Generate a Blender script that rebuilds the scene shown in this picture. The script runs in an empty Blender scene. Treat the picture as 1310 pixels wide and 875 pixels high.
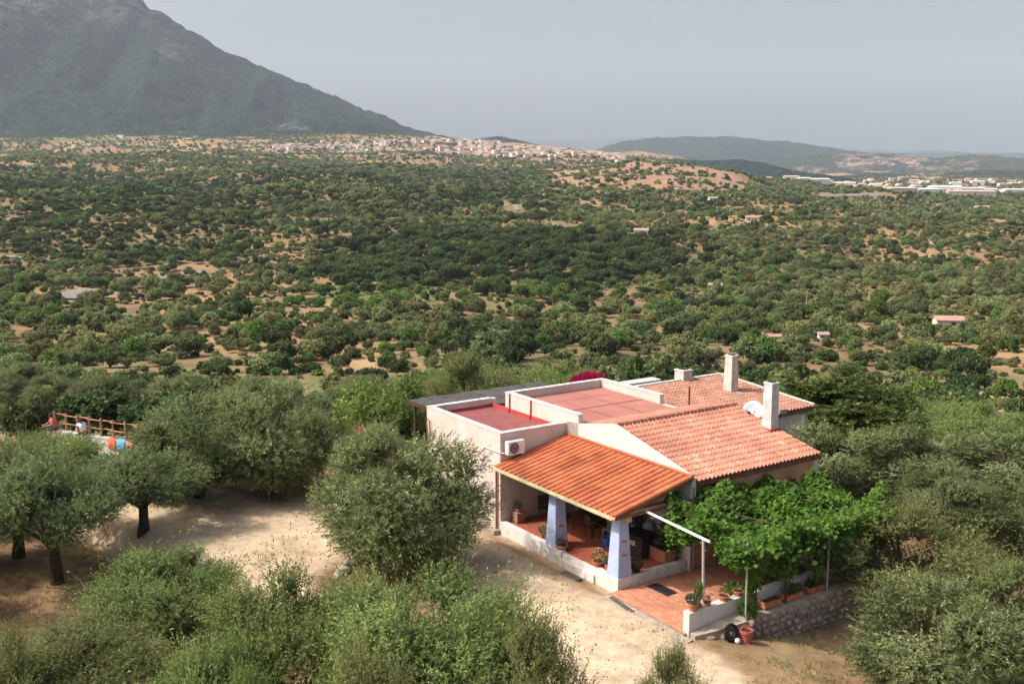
import bpy, bmesh, math, random
import numpy as np
from mathutils import Vector, Matrix, Euler
R = math.radians
sc = bpy.context.scene
COL = sc.collection

# ------------------------------------------------------------ camera, sky, sun, exposure
CAMZ = 14.9; FPX = 1331.0; CX = 655.0; CY = 437.5; HOR = 218.0
PITCH = math.atan((CY - HOR) / FPX)
cam = bpy.data.cameras.new('camera'); camo = bpy.data.objects.new('camera', cam); COL.objects.link(camo)
camo.location = (0, 0, CAMZ); camo.rotation_euler = (math.pi / 2 - PITCH, 0, 0)
cam.sensor_fit = 'HORIZONTAL'; cam.sensor_width = 36; cam.lens = 36 * FPX / 1310
cam.clip_start = 0.5; cam.clip_end = 60000
sc.camera = camo
SUN_EL = R(46); SUN_DIR = Vector((-math.cos(SUN_EL) * .9965, -math.cos(SUN_EL) * .084, math.sin(SUN_EL)))  # towards the sun
w = bpy.data.worlds.new('World'); sc.world = w; w.use_nodes = True
nt = w.node_tree; bg = nt.nodes['Background']
sky = nt.nodes.new('ShaderNodeTexSky'); sky.sky_type = 'NISHITA'; sky.sun_disc = False
sky.sun_elevation = SUN_EL; sky.sun_rotation = math.atan2(SUN_DIR.x, SUN_DIR.y) % (2 * math.pi)
sky.air_density = 1.1; sky.dust_density = 9.5; sky.ozone_density = 1.0; sky.altitude = 100
nt.links.new(sky.outputs[0], bg.inputs[0]); bg.inputs[1].default_value = 0.15
sl = bpy.data.lights.new('sun', 'SUN'); so = bpy.data.objects.new('sun', sl); COL.objects.link(so)
sl.energy = 3.3; sl.angle = R(0.5); sl.color = (1, .95, .87)
so.rotation_euler = SUN_DIR.to_track_quat('Z', 'Y').to_euler(); so.location = (-40, 0, 60)
sc.view_settings.view_transform = 'Standard'; sc.view_settings.look = 'None'
sc.view_settings.exposure = 0.47; sc.view_settings.gamma = 1
sc.render.engine = 'CYCLES'; sc.cycles.use_denoising = True
sc.cycles.max_bounces = 5; sc.cycles.diffuse_bounces = 2; sc.cycles.glossy_bounces = 2
sc.cycles.transmission_bounces = 2; sc.cycles.volume_bounces = 1; sc.cycles.transparent_max_bounces = 6

rng = np.random.default_rng(7); random.seed(7)

# ------------------------------------------------------------ helpers
def tag(o, label=None, cat=None, group=None, kind=None):
    if label: o['label'] = label
    if cat: o['category'] = cat
    if group: o['group'] = group
    if kind: o['kind'] = kind
    return o
def empty(name, loc=(0, 0, 0), rz=0, label=None, cat=None, group=None):
    o = bpy.data.objects.new(name, None); COL.objects.link(o)
    o.location = loc; o.rotation_euler = (0, 0, rz); o.empty_display_size = .2
    return tag(o, label, cat, group)
def link(name, me, m=None, parent=None, loc=None, rz=None, kind=None):
    o = bpy.data.objects.new(name, me); COL.objects.link(o)
    if m is not None and not me.materials: me.materials.append(m)
    if parent: o.parent = parent
    if loc is not None: o.location = loc
    if rz is not None: o.rotation_euler = (0, 0, rz)
    if kind: o['kind'] = kind
    return o
def copy_tree(o, parent=None):
    c = o.copy(); COL.objects.link(c); c.parent = parent
    for ch in [k for k in COL.objects if k.parent == o]: copy_tree(ch, c)
    return c
class MB:
    """collects shapes, builds one mesh"""
    def __init__(s): s.v = []; s.f = []; s.m = []
    def add(s, vs, fs, mi=0):
        n = len(s.v); s.v += [tuple(p) for p in vs]; s.f += [tuple(n + i for i in f) for f in fs]; s.m += [mi] * len(fs); return s
    def box(s, x0, x1, y0, y1, z0, z1, mi=0, M=None):
        vs = [Vector(p) for p in ((x0,y0,z0),(x1,y0,z0),(x1,y1,z0),(x0,y1,z0),(x0,y0,z1),(x1,y0,z1),(x1,y1,z1),(x0,y1,z1))]
        if M: vs = [M @ p for p in vs]
        return s.add(vs, [(0,3,2,1),(4,5,6,7),(0,1,5,4),(1,2,6,5),(2,3,7,6),(3,0,4,7)], mi)
    def prism(s, pts, axis, a, b, mi=0):
        """polygon pts (2d) extruded along axis: 'y' -> pts are (x,z); 'x' -> (y,z); 'z' -> (x,y)"""
        def mk(p, t): return {'y': (p[0], t, p[1]), 'x': (t, p[0], p[1]), 'z': (p[0], p[1], t)}[axis]
        n = len(pts); vs = [mk(p, a) for p in pts] + [mk(p, b) for p in pts]
        fs = [tuple(range(n))[::-1], tuple(range(n, 2 * n))] + [(i, (i + 1) % n, n + (i + 1) % n, n + i) for i in range(n)]
        return s.add(vs, fs, mi)
    def tube(s, path, rad, n=6, mi=0, cap=True):
        path = [Vector(p) for p in path]
        if not hasattr(rad, '__len__'): rad = [rad] * len(path)
        rings = []; up = Vector((0, 0, 1))
        for i, p in enumerate(path):
            d = (path[min(i + 1, len(path) - 1)] - path[max(i - 1, 0)]).normalized()
            a = d.cross(Vector((0.13, 1, 0.07)) if abs(d.z) > .8 else up).normalized(); b = d.cross(a)
            rings.append([p + (a * math.cos(t) + b * math.sin(t)) * rad[i] for t in [2 * math.pi * k / n for k in range(n)]])
        vs = [q for r in rings for q in r]; fs = []
        for i in range(len(path) - 1):
            for k in range(n): fs.append((i*n+k, i*n+(k+1) % n, (i+1)*n+(k+1) % n, (i+1)*n+k))
        if cap: fs += [tuple(range(n))[::-1], tuple((len(path)-1)*n + k for k in range(n))]
        return s.add(vs, fs, mi)
    def lathe(s, prof, cx=0, cy=0, n=14, mi=0):
        vs = []; fs = []
        for r, z in prof: vs += [(cx + r*math.cos(2*math.pi*k/n), cy + r*math.sin(2*math.pi*k/n), z) for k in range(n)]
        for i in range(len(prof) - 1):
            for k in range(n): fs.append((i*n+k, i*n+(k+1) % n, (i+1)*n+(k+1) % n, (i+1)*n+k))
        fs.append(tuple(range(n))[::-1]); fs.append(tuple((len(prof)-1)*n + k for k in range(n)))
        return s.add(vs, fs, mi)
    def mesh(s, name, mats, smooth=False, bevel=0):
        me = bpy.data.meshes.new(name); me.from_pydata(s.v, [], s.f)
        for m in (mats if isinstance(mats, (list, tuple)) else [mats]): me.materials.append(m)
        if any(s.m): me.polygons.foreach_set('material_index', s.m)
        bm = bmesh.new(); bm.from_mesh(me); bmesh.ops.recalc_face_normals(bm, faces=bm.faces)
        if bevel: bmesh.ops.bevel(bm, geom=bm.edges[:], offset=bevel, segments=1, affect='EDGES')
        bm.to_mesh(me); bm.free()
        if smooth: me.polygons.foreach_set('use_smooth', [True] * len(me.polygons))
        me.update(); return me
    def build(s, name, mats, parent=None, loc=None, rz=None, smooth=False, bevel=0, kind=None):
        return link(name, s.mesh(name, mats, smooth, bevel), None, parent, loc, rz, kind)

def hashn(i, j, k=0):
    h = (i.astype(np.int64) * 374761393 + j.astype(np.int64) * 668265263 + k * 982451653) & 0x7fffffff
    h = ((h ^ (h >> 13)) * 1274126177) & 0x7fffffff
    return ((h ^ (h >> 16)) & 0xffff) / 65535.0
def vnoise(x, y, k=0):
    x = np.asarray(x, float); y = np.asarray(y, float)
    i = np.floor(x); j = np.floor(y); fx = x - i; fy = y - j
    fx = fx*fx*(3-2*fx); fy = fy*fy*(3-2*fy)
    a = hashn(i, j, k); b = hashn(i+1, j, k); c = hashn(i, j+1, k); d = hashn(i+1, j+1, k)
    return (a*(1-fx)+b*fx)*(1-fy) + (c*(1-fx)+d*fx)*fy
def fbm(x, y, oct=4, k=0, gain=.5):
    s = 0; a = 1; t = 0
    for o in range(oct): s = s + a*(vnoise(x*2**o+17.3*o, y*2**o-9.1*o, k+o)-.5); t += a; a *= gain
    return s / t * 2
def sstep(a, b, x): t = np.clip((x-a)/(b-a), 0, 1); return t*t*(3-2*t)

def px_of(X, Y, Z):
    X = np.asarray(X, float); Y = np.asarray(Y, float); dz = np.asarray(Z, float) - CAMZ
    d = np.maximum(Y*math.cos(PITCH) - dz*math.sin(PITCH), 1e-3); h = Y*math.sin(PITCH) + dz*math.cos(PITCH)
    return CX + FPX*X/d, CY - FPX*h/d

# ------------------------------------------------------------ materials
def mat(name, col, rough=.8, spec=.3, var=0, scale=4, bump=0, bscale=None, col2=None, metallic=0, detail=4, thr=(.4, .6), streak=0):
    m = bpy.data.materials.new(name); m.use_nodes = True; n = m.node_tree.nodes; l = m.node_tree.links
    b = n['Principled BSDF']; b.inputs['Roughness'].default_value = rough; b.inputs['Specular IOR Level'].default_value = spec
    b.inputs['Metallic'].default_value = metallic; b.inputs['Base Color'].default_value = (*col, 1)
    if var or col2 or bump:
        tc = n.new('ShaderNodeTexCoord'); nz = n.new('ShaderNodeTexNoise'); nz.inputs['Scale'].default_value = scale
        nz.inputs['Detail'].default_value = detail; nz.inputs['Roughness'].default_value = .65; l.new(tc.outputs['Object'], nz.inputs['Vector'])
    if var or col2:
        cr = n.new('ShaderNodeValToRGB'); c2 = col2 or tuple(c*(1-var) for c in col); c1 = col if col2 else tuple(min(1, c*(1+var)) for c in col)
        cr.color_ramp.elements[0].position = thr[0]; cr.color_ramp.elements[1].position = thr[1]
        cr.color_ramp.elements[0].color = (*c2, 1); cr.color_ramp.elements[1].color = (*c1, 1)
        l.new(nz.outputs['Fac'], cr.inputs[0]); l.new(cr.outputs[0], b.inputs['Base Color'])
    if streak:
        mp = n.new('ShaderNodeMapping'); mp.inputs['Scale'].default_value = (1.7, 1.7, .22); l.new(tc.outputs['Object'], mp.inputs['Vector'])
        n4 = n.new('ShaderNodeTexNoise'); n4.inputs['Scale'].default_value = 1.2; n4.inputs['Detail'].default_value = 6; l.new(mp.outputs[0], n4.inputs['Vector'])
        m4 = n.new('ShaderNodeMapRange'); m4.inputs['From Min'].default_value = .5; m4.inputs['From Max'].default_value = .72; m4.inputs['To Min'].default_value = 0; m4.inputs['To Max'].default_value = streak; l.new(n4.outputs['Fac'], m4.inputs['Value'])
        mm = n.new('ShaderNodeMix'); mm.data_type = 'RGBA'; l.new(m4.outputs[0], mm.inputs['Factor']); l.new(cr.outputs[0], mm.inputs[6]); mm.inputs[7].default_value = (.22,.19,.16,1); l.new(mm.outputs[2], b.inputs['Base Color'])
    if bump:
        n2 = n.new('ShaderNodeTexNoise'); n2.inputs['Scale'].default_value = bscale or scale*6; n2.inputs['Detail'].default_value = 3
        l.new(tc.outputs['Object'], n2.inputs['Vector']); bp = n.new('ShaderNodeBump'); bp.inputs['Strength'].default_value = bump
        bp.inputs['Distance'].default_value = .02; l.new(n2.outputs['Fac'], bp.inputs['Height']); l.new(bp.outputs[0], b.inputs['Normal'])
    return m
def leafmat(name, c1, c2, c3=None, transl=.36, objvar=.35, rough=.6, warm=None):
    """c1..c2 by per-leaf tint, value varied per plant"""
    m = bpy.data.materials.new(name); m.use_nodes = True; n = m.node_tree.nodes; l = m.node_tree.links
    b = n['Principled BSDF']; b.inputs['Roughness'].default_value = rough; b.inputs['Specular IOR Level'].default_value = .15
    at = n.new('ShaderNodeAttribute'); at.attribute_name = 'tint'
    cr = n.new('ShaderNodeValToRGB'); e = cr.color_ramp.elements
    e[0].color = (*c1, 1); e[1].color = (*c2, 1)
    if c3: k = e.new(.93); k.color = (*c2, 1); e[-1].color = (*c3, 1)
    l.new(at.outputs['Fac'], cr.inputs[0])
    oi = n.new('ShaderNodeObjectInfo'); hs = n.new('ShaderNodeHueSaturation')
    mr = n.new('ShaderNodeMapRange'); mr.inputs['To Min'].default_value = 1-objvar; mr.inputs['To Max'].default_value = 1+objvar
    l.new(oi.outputs['Random'], mr.inputs['Value']); l.new(mr.outputs[0], hs.inputs['Value'])
    mt = n.new('ShaderNodeMath'); mt.operation = 'MULTIPLY'; mt.inputs[1].default_value = 7.31; l.new(oi.outputs['Random'], mt.inputs[0])
    fr = n.new('ShaderNodeMath'); fr.operation = 'FRACT'; l.new(mt.outputs[0], fr.inputs[0])
    mh = n.new('ShaderNodeMapRange'); mh.inputs['To Min'].default_value = .513-.033*objvar/.35; mh.inputs['To Max'].default_value = .513+.03*objvar/.35
    l.new(fr.outputs[0], mh.inputs['Value']); l.new(mh.outputs[0], hs.inputs['Hue'])
    l.new(cr.outputs[0], hs.inputs['Color']); l.new(hs.outputs[0], b.inputs['Base Color'])
    tr = n.new('ShaderNodeBsdfTranslucent'); l.new(hs.outputs[0], tr.inputs[0])
    mx = n.new('ShaderNodeMixShader'); mx.inputs[0].default_value = transl
    l.new(b.outputs[0], mx.inputs[1]); l.new(tr.outputs[0], mx.inputs[2]); l.new(mx.outputs[0], n['Material Output'].inputs[0])
    return m

M = dict(
 plaster=mat('plaster', (.61,.53,.49), .9, .2, col2=(.54,.42,.38), scale=.8, bump=.25, bscale=30, thr=(.3,.62), streak=.22),
 white=mat('white_plaster', (.63,.58,.54), .9, .2, col2=(.60,.57,.54), scale=1.3, bump=.2, bscale=30, thr=(.28,.5), streak=.22),
 kerbw=mat('kerb_plaster', (.66,.63,.60), .9, .2, col2=(.52,.49,.46), scale=2.2, bump=.3, bscale=25, thr=(.36,.52), streak=.22),
 salmon=mat('salmon_wall', (.56,.27,.17), .9, .2, var=.12, scale=1.5, bump=.2),
 bluecol=mat('pale_blue_paint', (.40,.48,.68), .8, .25, col2=(.34,.42,.63), scale=1.8, bump=.2, bscale=20),
 blueemb=mat('ochre_decoration', (.45,.20,.14), .8),
 redfloor=mat('red_membrane', (.27,.085,.078), .8, .3, col2=(.19,.065,.065), scale=1.6, thr=(.35,.65)),
 redlight=mat('bright_red_paint', (.42,.05,.05), .7, .3, var=.15, scale=5),
 redseam=mat('pink_seam', (.38,.13,.11), .8),
 fadered=mat('faded_red_roof', (.41,.18,.145), .9, .15, col2=(.33,.135,.11), scale=.7, thr=(.35,.65), streak=.2),
 orangeroof=mat('orange_roof_screed', (.47,.24,.16), .9, .2, col2=(.40,.18,.12), scale=1.2),
 parcap=mat('parapet_cap', (.66,.62,.57), .9, .2, col2=(.45,.41,.37), scale=3, thr=(.35,.6)),
 gutter=mat('cream_gutter', (.58,.50,.30), .5, .4, col2=(.40,.35,.22), scale=2),
 woodbeam=mat('brown_beam', (.16,.07,.04), .7, .3, var=.2),
 pipe=mat('copper_pipe', (.36,.15,.09), .5, .4, var=.15),
 whitemetal=mat('white_metal', (.72,.71,.68), .4, .5, var=.05),
 greymetal=mat('galvanised_metal', (.42,.43,.42), .45, .5, var=.1, metallic=.3),
 darkmetal=mat('dark_metal', (.03,.03,.032), .5, .4),
 black=mat('black_plastic', (.012,.012,.014), .5, .4),
 fan=mat('fan_grille', (.05,.052,.055), .5, .4),
 chim=mat('chimney_render', (.60,.60,.58), .9, .2, col2=(.42,.42,.42), scale=3, bump=.3, bscale=20, streak=.22),
 chimb=mat('cream_chimney', (.62,.57,.50), .9, .2, col2=(.46,.39,.32), scale=2.5, bump=.3, bscale=20, streak=.22),
 terrain_tile=mat('porch_terracotta', (.40,.115,.065), .55, .35, col2=(.30,.085,.05), scale=1.4, thr=(.3,.7)),
 shedroof=mat('dark_roof_felt', (.062,.056,.058), .85, .2, col2=(.10,.092,.09), scale=2, bump=.3),
 asphalt=mat('asphalt', (.20,.19,.18), .9, .2, var=.1, scale=2),
 concrete=mat('concrete', (.42,.36,.29), .95, .15, col2=(.30,.25,.20), scale=1.8, bump=.4, bscale=12),
 bark=mat('olive_bark', (.075,.058,.042), .95, .1, col2=(.035,.028,.022), scale=7, bump=.6, bscale=14),
 vinebark=mat('vine_bark', (.09,.06,.04), .95, .1, var=.2, scale=8),
 terracotta=mat('terracotta', (.42,.16,.09), .8, .25, var=.15, scale=6),
 redplastic=mat('faded_red_plastic', (.45,.12,.09), .6, .3, var=.1),
 soil=mat('soil', (.05,.035,.025), 1, .1, var=.2, scale=20),
 fencewood=mat('red_brown_wood', (.30,.11,.075), .8, .2, col2=(.42,.25,.16), scale=6),
 pool=mat('pool_water', (.05,.40,.45), .08, .6, var=.05),
 towel_blue=mat('blue_towel', (.12,.35,.60), .9, .1), towel_red=mat('orange_towel', (.62,.13,.06), .9, .1),
 skin=mat('skin', (.50,.29,.20), .6, .3), hair=mat('hair', (.03,.02,.015), .7, .2),
 shirt_white=mat('white_shirt', (.72,.72,.80), .9, .1), shirt_red=mat('red_shirt', (.50,.13,.10), .9, .1),
 trousers=mat('dark_trousers', (.06,.06,.09), .9, .1),
 cloth=mat('grey_cloth', (.42,.40,.42), .9, .1), wood=mat('dark_wood', (.06,.035,.022), .6, .3),
 bluepl=mat('blue_plastic', (.03,.16,.50), .4, .4), grille=mat('steel_grate', (.17,.17,.17), .5, .4, metallic=.3),
 label=mat('grey_label_plate', (.35,.36,.36), .6, .3), rubber=mat('tyre_rubber', (.022,.021,.02), .8, .2),
 flower=mat('pink_petals', (.75,.12,.16), .7, .2), flowerw=mat('white_petals', (.75,.72,.66), .7, .2),
 glass=mat('window_glass', (.02,.025,.03), .1, .6), dish=mat('dish_paint', (.55,.60,.60), .5, .4, var=.04),
)
def shade_by_object(name, cols, rough=.85, scale=3, var=.18, bump=.3):
    """one material for many alike pieces: each piece takes its own shade"""
    m = bpy.data.materials.new(name); m.use_nodes = True; n = m.node_tree.nodes; l = m.node_tree.links
    b = n['Principled BSDF']; b.inputs['Roughness'].default_value = rough; b.inputs['Specular IOR Level'].default_value = .25
    at = n.new('ShaderNodeAttribute'); at.attribute_name = 'tint'; oi = n.new('ShaderNodeObjectInfo')
    ad = n.new('ShaderNodeMath'); ad.operation = 'ADD'; l.new(at.outputs['Fac'], ad.inputs[0]); l.new(oi.outputs['Random'], ad.inputs[1])
    fr = n.new('ShaderNodeMath'); fr.operation = 'FRACT'; l.new(ad.outputs[0], fr.inputs[0])
    cr = n.new('ShaderNodeValToRGB'); e = cr.color_ramp.elements
    e[0].color = (*cols[0], 1); e[1].color = (*cols[-1], 1)
    for i, c in enumerate(cols[1:-1]): k = e.new((i+1)/(len(cols)-1)); k.color = (*c, 1)
    l.new(fr.outputs[0], cr.inputs[0])
    geo = n.new('ShaderNodeNewGeometry'); nz = n.new('ShaderNodeTexNoise'); nz.inputs['Scale'].default_value = scale; nz.inputs['Detail'].default_value = 5
    l.new(geo.outputs['Position'], nz.inputs['Vector'])
    mr = n.new('ShaderNodeMapRange'); mr.inputs['From Min'].default_value = .3; mr.inputs['From Max'].default_value = .7
    mr.inputs['To Min'].default_value = 1-var; mr.inputs['To Max'].default_value = 1+var; l.new(nz.outputs['Fac'], mr.inputs['Value'])
    hs = n.new('ShaderNodeHueSaturation'); l.new(cr.outputs[0], hs.inputs['Color']); l.new(mr.outputs[0], hs.inputs['Value'])
    l.new(hs.outputs[0], b.inputs['Base Color'])
    bp = n.new('ShaderNodeBump'); bp.inputs['Strength'].default_value = bump; bp.inputs['Distance'].default_value = .01
    n2 = n.new('ShaderNodeTexNoise'); n2.inputs['Scale'].default_value = 40; l.new(geo.outputs['Position'], n2.inputs['Vector'])
    l.new(n2.outputs['Fac'], bp.inputs['Height']); l.new(bp.outputs[0], b.inputs['Normal'])
    return m
M['tile_new'] = shade_by_object('porch_roof_tile', [(.42,.118,.052), (.46,.135,.060), (.38,.108,.050), (.45,.155,.075)], scale=1.1, var=.28)
M['tile_old'] = shade_by_object('main_roof_tile', [(.39,.165,.115), (.42,.180,.125), (.44,.20,.140), (.40,.17,.12), (.42,.18,.125), (.48,.26,.19)], scale=.6, var=.24)
M['tile_wing'] = shade_by_object('wing_roof_tile', [(.30,.15,.105), (.36,.18,.125), (.27,.135,.10), (.34,.20,.145)], scale=1.2, var=.22)
M['brick'] = shade_by_object('paving_brick', [(.44,.18,.11), (.50,.23,.14), (.40,.16,.10), (.54,.27,.17)], scale=.9, var=.2)
M['joint'] = mat('mortar', (.34,.20,.14), 1, .1, var=.15, scale=6)
M['stone'] = shade_by_object('field_stone', [(.27,.22,.18), (.34,.29,.25), (.22,.17,.14), (.38,.32,.26)], scale=6, var=.3, bump=.8)
M['olive_pale'] = leafmat('pale_olive_leaf', (.130,.148,.050), (.325,.330,.125), (.52,.51,.28), objvar=.12)
M['olive_fresh'] = leafmat('fresh_olive_leaf', (.115,.160,.045), (.310,.360,.120), (.45,.50,.27), objvar=.14)
M['olive_near'] = leafmat('olive_leaf_near', (.100,.132,.050), (.270,.300,.125), (.43,.46,.28), objvar=.14)
M['olive_hill'] = leafmat('hillside_olive_leaf', (.130,.158,.062), (.300,.320,.130), (.43,.43,.20), objvar=.40)
M['oak'] = leafmat('dark_oak_leaf', (.045,.070,.025), (.130,.165,.058), (.22,.25,.09), objvar=.34)
M['green'] = leafmat('bright_bush_leaf', (.085,.140,.030), (.205,.280,.075), (.33,.39,.13), objvar=.28)
M['carob'] = leafmat('carob_leaf', (.040,.062,.014), (.135,.155,.032), (.42,.28,.07), objvar=.05)
M['vine'] = leafmat('grape_leaf', (.062,.120,.018), (.180,.290,.045), (.34,.40,.08), objvar=.03, transl=.45)
M['boug'] = leafmat('bougainvillea_bract', (.30,.01,.08), (.62,.03,.17), None, objvar=.05)
M['teal'] = leafmat('blue_green_leaf', (.045,.085,.055), (.11,.165,.105), None, objvar=.05)
M['dry'] = leafmat('dry_grass', (.22,.16,.07), (.42,.32,.15), None, objvar=.2)

# ------------------------------------------------------------ terrain
ZROW = [(-400,-14), (0,-3), (20,-.6), (28,0), (50,0), (58,-.8), (80,-5), (120,-11), (200,-17.5), (270,-21), (340,-22)]
PCOL = np.array([-600, 0, 250, 500, 650, 800, 1000, 1200, 1310, 1900.])
PROW = {  # distance -> picture height of the ground there, one per column of PCOL
 420:  [345,345,343,335,333,335,340,340,340,340],
 520:  [315,315,312,303,303,305,312,318,318,318],
 650:  [280,280,280,278,280,283,290,294,295,295],
 800:  [255,255,256,256,260,264,272,276,278,278],
 1000: [235,235,237,239,244,246,258,263,265,265],
 1250: [219,219,220,225,231,232,250,255,257,257],
 1500: [206,206,208,214,221,222,246,250,252,252],
 1900: [204,204,204,210,214,216,242,246,248,248],
 2400: [195,195,194,198,204,212,238,240,242,242],
 3000: [183,183,180,184,191,203,232,234,235,235],
 3600: [172,172,172,178,186,200,226,228,229,229],
 6000: [165,165,168,178,190,205,218,222,224,224]}
RY = np.array([a for a, b in ZROW] + list(PROW)); 
RZ = np.array([[b]*len(PCOL) for a, b in ZROW] + [[CAMZ + Y*(HOR-p)/FPX for p in v] for Y, v in PROW.items()])
def ground_z(X, Y):
    X = np.asarray(X, float); Y = np.asarray(Y, float)
    px = CX + FPX*X/np.maximum(Y, 60.)
    Yc = np.clip(Y, RY[0], RY[-1]-1e-3)
    i = np.clip(np.searchsorted(RY, Yc, side='right')-1, 0, len(RY)-2)
    t = (Yc-RY[i])/(RY[i+1]-RY[i])
    c = np.clip(np.searchsorted(PCOL, px, side='right')-1, 0, len(PCOL)-2)
    s = np.clip((px-PCOL[c])/(PCOL[c+1]-PCOL[c]), 0, 1); s = s*s*(3-2*s)
    def row(k): return RZ[k, c]*(1-s) + RZ[k, c+1]*s
    im = np.maximum(i-1, 0); ip = np.minimum(i+2, len(RY)-1)
    p0, p1, p2, p3 = row(im), row(i), row(i+1), row(ip); h = RY[i+1]-RY[i]
    m1 = (p2-p0)/np.maximum(RY[i+1]-RY[im], 1)*h; m2 = (p3-p1)/np.maximum(RY[ip]-RY[i], 1)*h
    z = (2*t**3-3*t**2+1)*p1 + (t**3-2*t**2+t)*m1 + (-2*t**3+3*t**2)*p2 + (t**3-t**2)*m2
    far = sstep(90, 500, np.hypot(X, Y))
    z = z + far*(fbm(X/190, Y/150, 3, 3)*(7+9*sstep(450, 800, Y)) + fbm(X/75+5, Y/55, 3, 9)*(2.6+3*sstep(350, 700, Y)))
    z = z + sstep(900, 1600, Y)*fbm(X/420+2, Y/260, 3, 21)*14
    z = z + sstep(58, 130, Y)*(1-sstep(300, 500, Y))*fbm(X/38, Y/30, 3, 31)*2.2
    z = z + 25*np.exp(-(((X-190)/120)**2+((Y-1230)/150)**2))
    z = z + 8*np.exp(-(((X+330)/130)**2+((Y-700)/110)**2))
    # olive terrace left of the road lies lower behind a bank; ground right of the patio wall is lower too
    d = -( (X+16.2)*.62 + (Y-42.6)*.785 )
    near = np.exp(-((Y-34)/19)**4)
    z = z - 1.0*sstep(0, 1.6, d)*sstep(-4.2, -6.5, X)*near
    ul, vl = (X-OX)*UX+(Y-OY)*UY, (X-OX)*VX+(Y-OY)*VY
    z = z - 1.0*sstep(3.7, 4.7, -ul)*sstep(-1.5, 5.5, vl)*near*(1-sstep(40, 75, vl))
    z = z + .35*sstep(8, 2, np.hypot(X+3.65, Y-36.95)/.55)*0
    house = sstep(-4.6, -3.8, ul)*sstep(19, 17.5, ul)*sstep(-.95, -.35, vl)*sstep(18.5, 17, vl)
    z = z + fbm(X/3.1, Y/3.1, 3, 41)*.10*near*(.25+.75*sstep(-2.5, -4.5, vl))*(1-house) - .22*house
    return z
UX, UY, VX, VY = -.5621, .8271, .8271, .5621
OX, OY = 3.787, 35.32
def HP(lx, ly, z=0):      # house-local -> world (local x runs to the right and near, y to the right and away)
    return Vector((OX - lx*UX + ly*VX, OY - lx*UY + ly*VY, z))
HRZ = math.atan2(-UY, -UX)
def gz(x, y): return float(ground_z(np.array([x]), np.array([y]))[0])
def at(px, py, z=None):
    """world point on the ground that the photograph shows at px, py"""
    a = (px-CX)/FPX; b = -(py-CY)/FPX
    r = Vector((a, math.cos(PITCH)+b*math.sin(PITCH), -math.sin(PITCH)+b*math.cos(PITCH)))
    if z is not None: t = (z-CAMZ)/r.z; return Vector((r.x*t, r.y*t, z))
    t = 20.
    while t < 6000:
        if CAMZ + r.z*t < gz(r.x*t, r.y*t): break
        t *= 1.01
    lo, hi = t/1.01, t
    for _ in range(12):
        mid = (lo+hi)/2
        if CAMZ + r.z*mid < gz(r.x*mid, r.y*mid): hi = mid
        else: lo = mid
    return Vector((r.x*hi, r.y*hi, CAMZ + r.z*hi))

def region(px, py, x0, x1, y0, y1, soft=14):
    sx = soft*1.6; return sstep(x0-sx, x0+sx, px)*sstep(x1+sx, x1-sx, px)*sstep(y0-soft, y0+soft, py)*sstep(y1+soft, y1-soft, py)
def sstepr(a, b, x): return sstep(a, b, x)
# fields and woods as they lie in the landscape: (x0,x1,y0,y1,value)
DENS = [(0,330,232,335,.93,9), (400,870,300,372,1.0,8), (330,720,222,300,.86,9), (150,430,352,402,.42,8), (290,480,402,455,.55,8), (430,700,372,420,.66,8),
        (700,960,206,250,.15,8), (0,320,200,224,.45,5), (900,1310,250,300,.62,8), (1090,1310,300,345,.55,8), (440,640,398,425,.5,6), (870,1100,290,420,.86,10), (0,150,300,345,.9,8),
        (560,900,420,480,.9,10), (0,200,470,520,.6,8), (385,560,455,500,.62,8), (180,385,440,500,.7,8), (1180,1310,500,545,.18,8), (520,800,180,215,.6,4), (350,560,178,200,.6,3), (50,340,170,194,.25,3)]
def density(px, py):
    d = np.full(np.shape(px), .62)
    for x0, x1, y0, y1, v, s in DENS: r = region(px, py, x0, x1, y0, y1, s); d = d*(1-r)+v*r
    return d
def seg_dist(X, Y, pts):
    best = np.full(np.shape(X), 1e9)
    for (ax, ay), (bx, by) in zip(pts[:-1], pts[1:]):
        dx, dy = bx-ax, by-ay; t = np.clip(((X-ax)*dx+(Y-ay)*dy)/(dx*dx+dy*dy), 0, 1)
        best = np.minimum(best, np.hypot(X-ax-t*dx, Y-ay-t*dy))
    return best
YARD = [(6.0,14), (4.6,22), (3.0,28.5), (1.0,34), (-.6,38.5), (-3.8,42), (-8,43), (-11.5,41.8), (-14.5,43.5), (-19,47), (-26,50)]

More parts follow.
